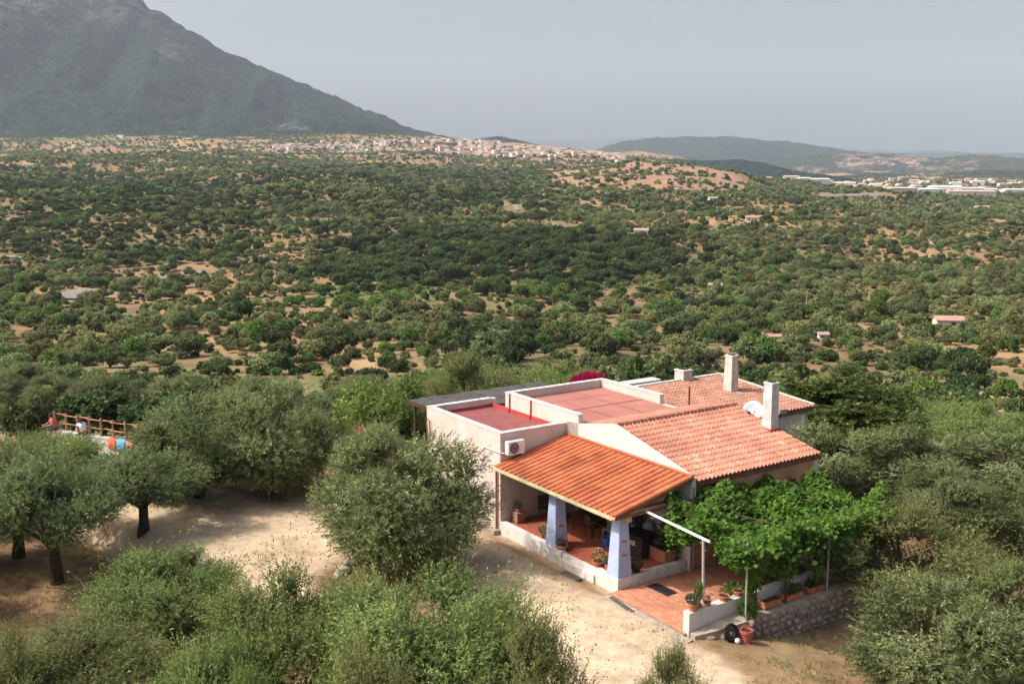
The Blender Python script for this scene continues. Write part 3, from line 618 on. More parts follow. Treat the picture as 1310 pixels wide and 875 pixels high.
# low scrub in the gaps
def scrub(P, thin):
    X, Y = P.T; Z = ground_z(X, Y); px, py = px_of(X, Y, Z); n_ = vnoise(X/7, Y/7, 55)
    keep = (g.random(len(X)) < thin*sstep(.25, .8, n_)*(.35+density(px, py))) & ~kept_clear(X, Y)
    for r_ in ROADW: keep &= seg_dist(X, Y, [(p.x, p.y) for p in r_]) > 4
    X, Y, Z = X[keep], Y[keep], Z[keep]
    return np.stack([X, Y, Z-.1, g.choice([0, 0, 1, 2], len(X)).astype(float), g.uniform(.12, .34, len(X)), X*0, X*0], 1)
SCR = np.vstack([scrub(scatter(60, 300, 2.4, .5), .9), scrub(scatter(300, 620, 3.2, .5), .9)])
def zone(px, py):
    c = ('at the left edge above the pool fence','above the pool fence','above the double olive','above the round yard olive','above the dark canopy roof','above the red flat roofs','above the bougainvillea','behind the low chimney','behind the tall chimney','right of the grey chimney','above the carob','right of the carob','near the brown clearing','at the right edge by the brown clearing')[int(min(max(px, 0), 1309)//94)]
    return ('just ' if py > 455 else 'farther up the slope ')+c
HK = {0: [('hill_olive_a','hill_olive_b'), 'olive_tree', 'grey-green olive', 'tree'], 1: [('hill_oak_a','hill_oak_b'), 'holm_oak', 'dark evergreen oak', 'tree'], 2: [('hill_green','hill_green'), 'bush', 'bright green bush', 'bush']}
for i, (x, y, z, k, s, px, py) in enumerate(near300):
    ks, nm, lb, ct = HK[int(k)]; r = 2.4*s*(1 if k < 2 else .8); sz = 'large' if s > 1.0 else 'small'
    key = ks[i % 2]; hh = KINDS[key][3]
    if y < 110 and k == 0: key = ('olive_a', 'olive_b')[i % 2]
    tree(nm, key, x, y, r, z+hh*s*random.uniform(.72, .92), f'{sz} {lb} {zone(px, py)}', ct, f'{sz} {lb}{"es" if k == 2 else "s"} {zone(px, py)}', z=z-.15)
def woodland(name, arr, keys, m0=None, sc_=1.0):
    me = bpy.data.meshes.new(name); me.vertices.add(len(arr)); me.vertices.foreach_set('co', arr[:, :3].ravel())
    a = me.attributes.new('pick', 'INT', 'POINT'); a.data.foreach_set('value', (arr[:, 3]*2+g.integers(0, 2, len(arr))).astype(np.int32))
    s = np.stack([arr[:, 4]*g.uniform(.85, 1.15, len(arr)), arr[:, 4]*g.uniform(.85, 1.15, len(arr)), arr[:, 4]*g.uniform(.6, 1.15, len(arr))], 1)*sc_
    a = me.attributes.new('size', 'FLOAT_VECTOR', 'POINT'); a.data.foreach_set('vector', s.ravel())
    a = me.attributes.new('turn', 'FLOAT_VECTOR', 'POINT'); a.data.foreach_set('vector', np.stack([0*s[:, 0], 0*s[:, 0], g.uniform(0, 6.28, len(arr))], 1).ravel())
    o = link(name, me, kind='stuff')
    src = bpy.data.collections.new(name+'_kinds')
    for i, kx in enumerate(keys):
        q = bpy.data.objects.new(f'{i}_{kx}', KINDS[kx][0]); src.objects.link(q)
    t = bpy.data.node_groups.new(name, 'GeometryNodeTree')
    t.interface.new_socket('Geometry', in_out='INPUT', socket_type='NodeSocketGeometry'); t.interface.new_socket('Geometry', in_out='OUTPUT', socket_type='NodeSocketGeometry')
    N = t.nodes; gi = N.new('NodeGroupInput'); go = N.new('NodeGroupOutput'); ip = N.new('GeometryNodeInstanceOnPoints'); ci = N.new('GeometryNodeCollectionInfo')
    ci.inputs['Collection'].default_value = src; ci.inputs['Separate Children'].default_value = True; ci.inputs['Reset Children'].default_value = True
    def att(nm, ty): k = N.new('GeometryNodeInputNamedAttribute'); k.data_type = ty; k.inputs['Name'].default_value = nm; return k.outputs['Attribute']
    t.links.new(gi.outputs[0], ip.inputs['Points']); t.links.new(ci.outputs[0], ip.inputs['Instance']); ip.inputs['Pick Instance'].default_value = True
    t.links.new(att('pick', 'INT'), ip.inputs['Instance Index']); t.links.new(att('turn', 'FLOAT_VECTOR'), ip.inputs['Rotation']); t.links.new(att('size', 'FLOAT_VECTOR'), ip.inputs['Scale'])
    t.links.new(ip.outputs[0], go.inputs[0]); md = o.modifiers.new('trees', 'NODES'); md.node_group = t
    return o
hk = ['hill_olive_a','hill_olive_b','hill_oak_a','hill_oak_b','hill_green','hill_green']; tk = ['tiny_olive','tiny_olive','tiny_oak','tiny_oak','tiny_green','tiny_green']
WG = 'trees_on_the_hillside'
tag(woodland('woodland', np.vstack([Arest, B]), hk), 'thousands of olives, oaks and bushes covering the valley beyond the house', 'woodland')
tag(woodland('scrub', SCR, tk, sc_=1.0), 'low grey-green scrub filling the gaps between the trees on the slope', 'scrub')
tag(woodland('far_woodland', Cc, tk, sc_=1.2), 'dark speckle of small trees over the hills below the town', 'woodland')
Dd2 = Dd.copy(); Dd2[:, 4] *= 1.55
tag(woodland('distant_woodland', Dd2, tk), 'faint tree cover on the plain at the foot of the mountain', 'woodland')
# roads seen between the trees
for r_, wd in zip(ROADW, (3.8, 3.6, 2.6, 2.0, 4, 1.6)):
    pts = []
    for a, b in zip(r_[:-1], r_[1:]):
        for t in np.linspace(0, 1, 8, endpoint=False): pts.append((a.x+(b.x-a.x)*t, a.y+(b.y-a.y)*t))
    pts.append((r_[-1].x, r_[-1].y)); mb = MB(); vs = []
    for i, (x, y) in enumerate(pts):
        q = pts[min(i+1, len(pts)-1)]; p = pts[max(i-1, 0)]; d = Vector((q[0]-p[0], q[1]-p[1])).normalized(); nrm = Vector((-d.y, d.x))*wd
        for s in (-1, 1): X, Y = x+nrm.x*s, y+nrm.y*s; vs.append((X, Y, gz(X, Y)+.5))
    mb.add(vs, [(2*i, 2*i+2, 2*i+3, 2*i+1) for i in range(len(pts)-1)]); tag(mb.build('road', M['asphalt']), kind='structure')
HAZE_D = .000054; HAZE_BOTTOM = -420

# ------------------------------------------------------------ the house
H = empty('farmhouse', (OX, OY, 0), HRZ, 'pink and white one-storey farmhouse with red flat roofs and terracotta tiled roofs', 'house')
def hb(name, mats, *boxes, parent=H, bevel=0, **k):
    mb = MB()
    for b in boxes: mb.box(*b)
    return mb.build(name, mats, parent, bevel=bevel, **k)
X0, X1 = -13.7, -7.6                                 # end block, left and right faces
PT = 4.2                                             # its parapet top
# walls
hb('wall', M['plaster'], (X0, X1, .0, .25, -.3, PT))                                     # sunlit front wall of the end block
hb('side_wall', M['plaster'], (X1-.25, X1, .252, 3.40, -.3, PT))
hb('end_wall', M['plaster'], (X0, X0+.25, .252, 3.65, -.6, PT), (X0+.252, X1-.252, 3.40, 3.65, -.6, 3.8), (-12.3, -12.05, 3.652, 9.15, -1.2, 4.70))
hb('back_wall', M['plaster'], (-12.048, -5.0, 8.9, 9.15, -1.2, 4.30), (-5.0, .0, 10.35, 10.6, -1, 3.55))
hb('parapet_cap', M['parcap'], (X0-.02, X1+.02, -.02, .27, PT, PT+.035), (X1-.27, X1+.02, .275, 3.38, PT, PT+.035), (X0-.02, X0+.27, .275, 3.38, PT, PT+.035))
hb('lower_roof', M['redfloor'], (X0+.25, X1-.25, .25, 3.40, 3.6, 3.84))
s_ = MB()
for xx in (-12.2, -10.6, -9.1): s_.box(xx-.03, xx+.03, .26, 3.38, 3.842, 3.850)
s_.build('roof_seam', M['redseam'], H)
hb('roof_skirting', M['redlight'], (X0+.252, X1-.252, 3.36, 3.398, 3.842, 4.02), (X0+.252, X0+.28, .26, 3.35, 3.842, 3.95))
# middle block
hb('middle_parapet', M['plaster'], (-12.3, -6.75, 3.402, 3.648, 3.80, 4.70))
hb('rear_parapet', M['plaster'], (-12.05, -7.75, 8.902, 9.15, 4.31, 4.72))
hb('parapet_cap', M['parcap'], (-12.32, -6.75, 3.38, 3.67, 4.70, 4.735), (-12.32, -12.03, 3.68, 9.17, 4.702, 4.737), (-12.02, -7.73, 8.88, 9.17, 4.722, 4.755))
mb = MB(); mb.add([(-12.05,3.65,4.36),(-6.9,3.65,4.30),(-6.9,8.9,4.30),(-12.05,8.9,4.36)], [(0,1,2,3)]); mb.build('upper_roof', M['fadered'], H)
mb = MB(); mb.prism([(-6.898,4.296),(-6.0,4.36),(-4.62,4.60),(-4.62,4.3),(-6.898,4.1)], 'y', 3.66, 10.4); mb.build('sloping_roof', M['orangeroof'], H)
s_ = MB()
for xx in (-10.6, -8.9): s_.box(xx-.03, xx+.03, 3.70, 8.88, 4.345, 4.352+.0)
for yy in (5.4, 7.1): s_.box(-12.0, -6.95, yy-.02, yy+.02, 4.352, 4.3535)
s_.build('roof_seam', M['redseam'], H)
for px_ in (-11.9, -10.2): MB().tube([(px_, 3.37, 4.72), (px_, 3.36, 4.2), (px_, 3.33, 3.86)], .03).build('roof_drain', M['redlight'], H)
# gable wall facing the porch roof (also the back wall of the porch) with an arched niche
gp = [(-7.55,0.0),(-6.75,0),(-6.75,.55)] + [(-5.75-1.0*math.cos(t), .55+.42*math.sin(t)) for t in np.linspace(.15, math.pi-.15, 9)] + [(-4.75,.55),(-4.75,0),(.10,0),(.10,3.66),(-4.5,4.76),(-6.6,4.36),(-7.55,4.30)]
MB().prism(gp, 'y', 3.402, 3.62).build('gable_wall', M['white'], H)
hb('niche', M['black'], (-6.9, -4.6, 3.75, 3.8, 0, 1.2))
hb('right_wall', M['salmon'], (-.25, .0, 3.63, 10.34, -.6, 3.36))
MB().prism([(3.64,3.30),(10.5,3.30),(10.5,3.42),(3.64,3.42)], 'x', -.02, .16).build('eaves_board', M['woodbeam'], H)
# door and window in the salmon wall
d_ = hb('door', M['wood'], (.002, .05, 5.0, 5.95, .1, 2.2)); hb('handle', M['greymetal'], (.05, .09, 5.1, 5.14, 1.05, 1.2), parent=d_)
wn = hb('window', M['whitemetal'], (.002, .05, 7.4, 8.6, 1.0, 2.2)); hb('pane', M['glass'], (.05, .06, 7.47, 7.97, 1.07, 2.13), (.05, .06, 8.03, 8.53, 1.07, 2.13), parent=wn)
# pipes on the front
MB().tube([(-7.80, -.07, 2.75), (-7.80, -.07, .12)], .05, 8).build('downpipe', M['pipe'], H)
hb('pipe_foot', M['concrete'], (-8.15, -7.6, -.35, -.02, -.2, .10))
MB().tube([(-8.8, -.04, 2.7), (-8.8, -.04, 3.42), (-7.62, -.04, 3.42), (-7.45, .1, 3.40)], .022).build('conduit', M['whitemetal'], H)
MB().tube([(-13.55, -.03, 2.4), (-13.55, -.10, 3.6), (-13.45, -.12, 3.72), (-13.3, -.10, 3.6), (-13.3, -.04, 2.9)], .03).build('pipe_bend', M['terracotta'], H)
# brown post at the near end of the salmon wall
hb('corner_post', M['pipe'], (.005, .10, 3.45, 3.56, .1, 3.3))

# porch: floor, kerb, steps, tapered pillars
hb('porch_floor', M['terrain_tile'], (-7.62, -.25, .25, 3.39, .1, .40), (-3.35, -1.35, .251, .5, .398, .404))
for kb in ((-7.65, -3.4, .0, .248, -.35, .46), (-1.3, .0, .0, .248, -.35, .46), (-.25, .0, .25, 3.35, -.35, .46)): hb('kerb', M['kerbw'], kb, bevel=.012)
hb('step', M['kerbw'], (-3.395, -1.305, .05, .245, -.3, .38), (-3.395, -1.305, -.07, .045, -.3, .20), bevel=.01)
def pillar(cx, cy):
    mb = MB(); a, b = .33, .20; z0, z1 = .40, 2.78
    vs = [(cx+sx*r, cy+sy*r, z) for r, z in ((a, z0), (b, z1)) for sx, sy in ((-1,-1),(1,-1),(1,1),(-1,1))]
    mb.add(vs, [(0,3,2,1),(4,5,6,7),(0,1,5,4),(1,2,6,5),(2,3,7,6),(3,0,4,7)])
    p = mb.build('pillar', M['bluecol'], H, bevel=.02)
    for z, s in ((1.25, .27), (1.75, .235)):
        if cx > -2 or z < 1.5:
            m2 = MB(); m3 = MB()
            for k in range(5): m2.box(cx+s+.01, cx+s+.03, cy-.14+k*.055, cy-.10+k*.055, z+.03*math.sin(k*1.4), z+.09+.03*math.sin(k*1.4))
            for k in range(4): m3.box(cx-.08+k*.055, cx-.04+k*.055, cy-s-.03, cy-s-.005, z-.35+.03*math.cos(k*1.7), z-.29+.03*math.cos(k*1.7))
            m2.build('ornament', M['blueemb'], p); m3.build('ornament', M['blueemb'], p)
pillar(-.36, .36); pillar(-4.15, .36)
# porch roof
y0, z0, y1, z1 = -.34, 2.90, 3.40, 3.72; SLP = math.atan2(z1-z0, y1-y0); LEN = math.hypot(y1-y0, z1-z0)
mb = MB(); mb.prism([(y0+.04, z0-.14), (y1-.005, z1-.14), (y1-.005, z1-.05), (y0+.04, z0-.05)], 'x', -7.58, .18); PR = mb.build('porch_roof', M['woodbeam'], H)
hb('front_beam', M['gutter'], (-7.58, .12, .22, .50, 2.56, 2.74))
hb('side_beam', M['gutter'], (-.50, -.24, .502, 3.38, 2.60, 2.80))
gm = MB(); gpf = [(-.46+.0, 2.90), (-.46, 2.80), (-.42, 2.76), (-.34, 2.76), (-.31, 2.80), (-.31, 2.88), (-.33, 2.88), (-.34, 2.81), (-.43, 2.81), (-.44, 2.90)]
gm.prism(gpf, 'x', -7.75, .16); gm.build('gutter', M['gutter'], H)
hb('side_board', M['woodbeam'], (.182, .21, -.25, 3.38, 2.78, 2.90))
def tile_mesh(name, m, w_, l_, prof, th=.018, rise=.035):
    """roof tile: width along x, slope along y (y=0 the lower edge), prof = [(x, z)]"""
    top0 = [(x*w_, 0, z+rise) for x, z in prof]; top1 = [(x*w_*.97, l_*1.06, z+.004) for x, z in prof]
    bot0 = [(x*w_, .0, z+rise-th-.012) for x, z in prof]
    n = len(prof); vs = top0+top1+bot0; fs = [(i, i+1, n+i+1, n+i) for i in range(n-1)] + [(2*n+i, 2*n+i+1, i+1, i) for i in range(n-1)]
    mb = MB(); mb.add(vs, fs); me = mb.mesh(name, m, smooth=False); return me
roll = [(-.5, .016), (-.42, .002), (-.05, .0), (.22, .006), (.28, .046), (.36, .066), (.44, .046), (.50, .014)]
barrel = [(-.56, -.012), (-.44, -.028), (-.30, -.010), (-.18, .036), (0, .060), (.18, .036), (.30, -.010), (.44, -.028)]
def lay(parent, me, org, wx, sy, ncol, nrow, w_, l_, limit=300, jit=.006, order=None):
    """lays tiles on the plane org + wx*i + sy*j; the first `limit` are objects of their own"""
    wx = Vector(wx).normalized(); sy = Vector(sy).normalized(); nz_ = wx.cross(sy).normalized(); rr = random.Random(3); cells = [(i, j) for j in range(nrow) for i in range(ncol)]; rest = MB(); tints = []
    for q, (i, j) in enumerate(cells):
        p = Vector(org) + wx*(w_*(i+.5)) + sy*(l_*j) + nz_*rr.uniform(0, jit); a = rr.uniform(-.012, .012)
        Mx = Matrix((( *wx, ), (*sy,), (*nz_,))).transposed().to_4x4(); Mx.translation = p; Mx = Mx @ Matrix.Rotation(a, 4, 'Z')
        if q < limit: o = link('tile', me, None, parent); o.matrix_local = Mx
        else:
            rest.add([Mx @ v.co for v in me.vertices], [tuple(f.vertices) for f in me.polygons]); tints += [rr.random()]*len(me.polygons)
    if rest.v:
        m2 = bpy.data.meshes.new('tiles'); m2.from_pydata(rest.v, [], rest.f); m2.materials.append(me.materials[0])
        a = m2.attributes.new('tint', 'FLOAT', 'FACE'); a.data.foreach_set('value', tints); link('tile_field', m2, None, parent, kind='stuff')
tm = tile_mesh('porch_tile', M['tile_new'], .322, .425, roll, th=.012, rise=.016)
lay(PR, tm, (-7.57, y0, z0), (1,0,0), (0, y1-y0, z1-z0), 24, 9, .322, .425)
# top flashing of the porch roof and its ridge pieces
MB().tube([(-7.5, 3.36, 3.775), (.15, 3.36, 3.775)], .055, 8).build('flashing', M['tile_new'], PR)
for k in range(18): MB().tube([(.13, y0+.02+k*.208, z0+.02+k*.208*math.tan(SLP)), (.13, y0+.25+k*.208, z0+.035+(k*.208+.23)*math.tan(SLP))], .075, 7).build('verge_tile', M['tile_new'], PR)
# main roof
ex, ez, rx_, rz_ = .26, 3.56, -4.5, 4.66
mb = MB(); mb.prism([(ex-.05, ez-.10), (rx_, rz_-.06), (rx_, rz_-.20), (ex-.05, ez-.22)], 'y', 3.63, 10.5); MR = mb.build('main_roof', M['woodbeam'], H)
tm2 = tile_mesh('main_tile', M['tile_old'], .214, .376, barrel, rise=.045)
lay(MR, tm2, (ex, 3.62, ez-.02), (0,1,0), (rx_-ex, 0, rz_-ez), 32, 13, .214, .376, jit=.012)
me_ = MB().tube([(rx_-.03, 0, rz_+.05), (rx_-.03, .42, rz_+.03)], [.125, .105], 8).mesh('ridge_tile', M['tile_old'])
for k in range(17): link('ridge_tile', me_, None, MR, (0, 3.60+k*.405, 0))
hb('verge', M['parcap'], (-4.5, -4.0, 10.49, 10.62, 4.3, 4.55))
# rear wing with the weathered roof
wx0, wz0, wx1, wz1 = -5.4, 3.62, -11.8, 4.12
hb('wing_wall', M['plaster'], (-11.7, -5.6, 10.8, 11.0, -1, 3.6), (-5.8, -5.6, 11.0, 16.6, -1, 3.5), (-11.7, -5.6, 16.4, 16.6, -1, 3.5))
mb = MB(); mb.prism([(wx0-.05, wz0-.08), (wx1, wz1-.08), (wx1, wz1-.24), (wx0-.05, wz0-.24)], 'y', 10.3, 16.8); WR = mb.build('wing_roof', M['woodbeam'], H)
tm3 = tile_mesh('wing_tile', M['tile_wing'], .23, .40, barrel, rise=.035)
lay(WR, tm3, (wx0, 10.2, wz0), (0,1,0), (wx1-wx0, 0, wz1-wz0), 29, 16, .23, .40, limit=0, jit=.015)
hb('wing_verge', M['parcap'], (-11.9, -11.7, 10.2, 16.9, 4.02, 4.22))
vm = MB(); vm.prism([(wx0-.1, wz0-.05), (wx1, wz1-.05), (wx1, wz1+.10), (wx0-.1, wz0+.10)], 'y', 16.82, 17.0); vm.build('wing_verge', M['parcap'], H)
hb('white_rear_parapet', M['white'], (-13.3, -12.6, 10.6, 13.4, 3.6, 4.15), (-13.3, -13.05, 9.3, 10.59, 3.6, 4.25))
for i in range(5): hb('loose_stone', M['stone'], (-5.5+i*.03, -5.2+i*.03, 11.0+i*.75, 11.5+i*.75, 3.66, 3.86))
# chimneys
def chimney(x, y, z0, z1, a, b, m, cap=True, base=None):
    mb = MB(); vs = [(x+sx*r, y+sy*r*.9, z) for r, z in ((a, z0), (b, z1)) for sx, sy in ((-1,-1),(1,-1),(1,1),(-1,1))]
    mb.add(vs, [(0,3,2,1),(4,5,6,7),(0,1,5,4),(1,2,6,5),(2,3,7,6),(3,0,4,7)]); c = mb.build('chimney', M[m], H, bevel=.012)
    if cap: hb('chimney_cap', M['parcap'], (x-b*1.06, x+b*1.06, y-b, y+b, z1+.002, z1+.07), parent=c); hb('flue', M['black'], (x-b*.6, x+b*.6, y-b*.5, y+b*.5, z1+.072, z1+.11), parent=c)
    if base: hb('chimney_base', M[base], (x-a-.16, x+a+.16, y-a-.14, y+a+.14, z0, z0+.22), parent=c)
    return c
chimney(-2.25, 10.15, 3.9, 6.05, .27, .235, 'chim', base=None)
hb('chimney_collar', M['redlight'], (-2.62, -1.88, 9.82, 10.42, 3.98, 4.17))
chimney(-9.2, 15.0, 3.7, 5.70, .30, .235, 'chimb', base='white')
chimney(-11.9, 14.3, 3.7, 4.62, .36, .34, 'chimb')
MB().tube([(-7.6, 10.6, 3.6), (-7.6, 10.6, 4.95)], .045, 8).build('vent_pipe', M['woodbeam'], H)

# things on the roofs
A = empty('air_conditioner', HP(-7.42, .60, 3.30), HRZ, 'white outdoor air conditioner fixed to the side wall above the porch roof', 'air conditioner')
MB().box(-.155, .155, -.42, .42, .02, .60).build('casing', M['whitemetal'], A, bevel=.02)
f_ = MB(); f_.lathe([(.20, 0), (.23, .004), (.23, .018), (.20, .02)], n=20); fo = f_.build('fan_grille', M['fan'], A, (.157, -.12, .31)); fo.rotation_euler = (0, math.pi/2, 0)
for k in range(4): r_ = .05+.045*k; ring = MB().tube([(.185, -.12+r_*math.cos(t), .31+r_*math.sin(t)) for t in np.linspace(0, 2*math.pi, 17)], .004, 4).build('grille_ring', M['whitemetal'], A)
for sy in (-.3, .3): MB().box(-.16, .16, sy-.02, sy+.02, -.04, .02).build('bracket', M['greymetal'], A)
S = empty('satellite_dish', HP(-3.75, 10.75, 3.9), HRZ, 'pale round satellite dish behind the main tiled roof', 'satellite dish')
dp = MB(); nn = 18; vs = [(0, 0, -.09)]; fs = []
for r_, zz in ((.18, -.075), (.33, -.045), (.46, 0)): vs += [(r_*math.cos(2*math.pi*k/nn), r_*math.sin(2*math.pi*k/nn), zz) for k in range(nn)]
fs += [(0, 1+k, 1+(k+1) % nn) for k in range(nn)]
for q in range(2): fs += [(1+q*nn+k, 1+(q+1)*nn+k, 1+(q+1)*nn+(k+1) % nn, 1+q*nn+(k+1) % nn) for k in range(nn)]
dp.add(vs, fs); do = dp.build('reflector', M['dish'], S, (0, 0, .62), smooth=True); do.rotation_euler = (R(62), 0, R(38)); sm_ = do.modifiers.new('thickness', 'SOLIDIFY'); sm_.thickness = .02
MB().tube([(0,0,-.2), (0,.05,.6)], .03, 8).build('mast', M['greymetal'], S); MB().tube([(0,-.02,.35), (.18,-.48,.62)], .015).build('arm', M['greymetal'], S)
MB().box(.14, .22, -.54, -.44, .57, .68).build('receiver', M['darkmetal'], S)
AN = empty('aerial', HP(-4.4, 10.65, 4.0), HRZ, 'thin roof aerial standing left of the satellite dish', 'aerial')
MB().tube([(0,0,0), (0,0,1.25)], .018).build('mast', M['greymetal'], AN); MB().tube([(-.3,0,1.2), (.3,0,1.2)], .01).build('boom', M['greymetal'], AN)
for k in range(4): MB().tube([(-.25+k*.16, -.16, 1.2), (-.25+k*.16, .16, 1.2)], .007, 4).build('element', M['greymetal'], AN)
# dark canopy roof behind the end block
K = empty('canopy', HP(-15.4, 4.5, 0), HRZ, 'dark grey flat canopy roof behind the red flat roof', 'canopy')
MB().box(-1.55, 1.62, -3.6, 4.2, 3.72, 3.80).build('roof', M['shedroof'], K)
for k in range(13): MB().box(-1.55+k*.245, -1.32+k*.245, -3.62, 4.22, 3.802, 3.815+.006*(k % 2)).build('roof_sheet', M['shedroof'], K)
MB().box(-1.58, 1.64, -3.70, -3.61, 3.62, 3.81).build('fascia', M['wood'], K)
for sx, sy in ((-1.4,-3.4), (1.5,-3.4), (-1.4,4.0), (1.5,4.0)): MB().box(sx-.06, sx+.06, sy-.06, sy+.06, -1, 3.72).build('post', M['wood'], K)

# ------------------------------------------------------------ patio, walls, steps
def slab(name, pts, z, m, th=.12):
    mb = MB(); n = len(pts); W = [HP(*p) for p in pts]; mb.add([(p.x, p.y, z) for p in W]+[(p.x, p.y, z-th) for p in W], [tuple(range(n))]+[(i, n+i, n+(i+1) % n, (i+1) % n) for i in range(n)])
    return tag(mb.build(name, m), kind='structure')
PA = slab('patio', [(0.0,-.42), (3.95,-.55), (3.95,9.8), (0.0,9.8)], .06, M['joint'], .5)
bw, bl, bh = .118, .243, .05
bme = MB().box(-bl/2, bl/2, -bw/2, bw/2, -.04, .012).mesh('paving_brick', M['brick'], bevel=.006)
cells = []
for j in range(int(10.1/.127)):
    for i in range(17):
        x = .02+(i+.5)*.252+(j % 2)*.126-.13; y = -.40+(j+.5)*.127
        if x-bl/2 < 0.0 or x+bl/2 > 3.76 or y < -.42-x*.03+.07: continue
        cells.append((y*1.0-x*.15, x, y))
cells.sort(); rest = MB(); tt = []; rr = random.Random(5)
for q, (_, x, y) in enumerate(cells):
    p = HP(x, y, .062+rr.uniform(-.003, .003)); a = HRZ+rr.uniform(-.012, .012)
    if q < 300: o = link('brick', bme, None, PA, p, a)
    else:
        Mx = Matrix.Translation(p) @ Matrix.Rotation(a, 4, 'Z'); rest.add([Mx @ Vector(v) for v in ((-bl/2,-bw/2,.012),(bl/2,-bw/2,.012),(bl/2,bw/2,.012),(-bl/2,bw/2,.012),(-bl/2,-bw/2,-.03),(bl/2,-bw/2,-.03),(bl/2,bw/2,-.03),(-bl/2,bw/2,-.03))], [(0,1,2,3),(0,4,5,1),(1,5,6,2),(2,6,7,3),(3,7,4,0)]); tt += [rr.random()]*5
m2 = bpy.data.meshes.new('brick_paving'); m2.from_pydata(rest.v, [], rest.f); m2.materials.append(M['brick']); a = m2.attributes.new('tint', 'FLOAT', 'FACE'); a.data.foreach_set('value', tt); link('brick_paving', m2, None, PA, kind='stuff')
slab('concrete_apron', [(.15,-.43), (3.95,-.56), (4.35,-.5), (4.5,-1.0), (3.6,-1.45), (.6,-.95), (.05,-.75)], .035, M['concrete'], .25)
G_ = empty('drain_grate', HP(.95, -.62, .045), HRZ-.16, 'long grey drain grate in the concrete at the near corner of the porch', 'drain grate')
MB().box(-.72, .72, -.10, .10, -.02, .004).build('frame', M['darkmetal'], G_)
for k in range(28): MB().box(-.70+k*.051, -.665+k*.051, -.085, .085, .006, .016).build('bar', M['grille'], G_)
for (lx, ly, a, b, lb, zz) in ((-2.2, -.52, .5, .26, 'dark metal grate lying in the sand in front of the porch step', .02), (.85, 1.35, .55, .26, 'dark doormat on the brick patio beside the white kerb', .08)):
    G2 = empty('grate' if ly < 0 else 'doormat', HP(lx, ly, zz if ly > 0 else gz(*HP(lx, ly).xy)+.02), HRZ, lb, 'grate' if ly < 0 else 'mat')
    MB().box(-a, a, -b, b, -.01, .02).build('plate', M['darkmetal'], G2, bevel=.006)
    for k in range(7): MB().box(-a+.05, a-.05, -b+.06+k*(b*2-.1)/7, -b+.085+k*(b*2-.1)/7, .021, .03).build('rib', M['black' if ly > 0 else 'grille'], G2)
RWl = empty('patio_wall', HP(3.9, 4.3, 0), HRZ, 'low white plastered wall along the outer edge of the brick patio', 'wall')
MB().box(-.15, .15, -4.70, 4.9, -.5, .77).build('wall', M['white'], RWl, bevel=.015)
SW = empty('stone_wall', HP(4.35, 4.6, 0), HRZ, 'rough stone retaining wall in shade below the white patio wall', 'stone wall')
lg = MB(); 
prof = [(-4.95,.02,.12), (-4.2,.24,.2), (-3,.42,.28), (0,.46,.33), (5.2,.46,.33)]
for (ya, wa, za), (yb, wb, zb) in zip(prof[:-1], prof[1:]):
    lg.add([(-.28,ya,za),(wa-.08,ya,za-.04),(wb-.08,yb,zb-.04),(-.28,yb,zb),(-.28,ya,-1.5),(wa-.12,ya,-1.5),(wb-.12,yb,-1.5),(-.28,yb,-1.5)], [(0,1,2,3),(1,5,6,2),(0,4,5,1),(3,2,6,7)])
lg.build('ledge', M['concrete'], SW)
smesh = []
for k in range(7):
    bm = bmesh.new(); bmesh.ops.create_icosphere(bm, subdivisions=1, radius=1); rr = random.Random(k)
    for v in bm.verts: v.co *= rr.uniform(.78, 1.15); v.co.x = max(-.8, min(.8, v.co.x)); v.co.z = max(-.85, min(.85, v.co.z)); v.co.y = max(-.8, min(.8, v.co.y))
    me = bpy.data.meshes.new('stone'); bm.to_mesh(me); bm.free(); me.materials.append(M['stone']); smesh.append(me)
rr = random.Random(12); z = .16; row = 0
while z > -1.15:
    y = -4.7 + (row*.1); hgt = rr.uniform(.10, .15)
    while y < 5.1:
        l = rr.uniform(.12, .26); base = .30 if y > -3.2 else .30*(y+5)/1.8
        top_lim = np.interp(y, [-4.95, -4.2, -3, 0, 5], [.0, .08, .18, .22, .22])
        if z < top_lim and gz(*HP(4.35+base+.1, 4.6+y).xy) < z+.25:
            o = link('stone', smesh[rr.randrange(7)], None, SW, (base+rr.uniform(.0, .07), y+l, z)); o.scale = (.17, l*1.12, hgt*1.12); o.rotation_euler = (rr.uniform(-.1,.1), rr.uniform(-.1,.1), 0)
        y += l*2.02
    z -= hgt*1.9; row += 1
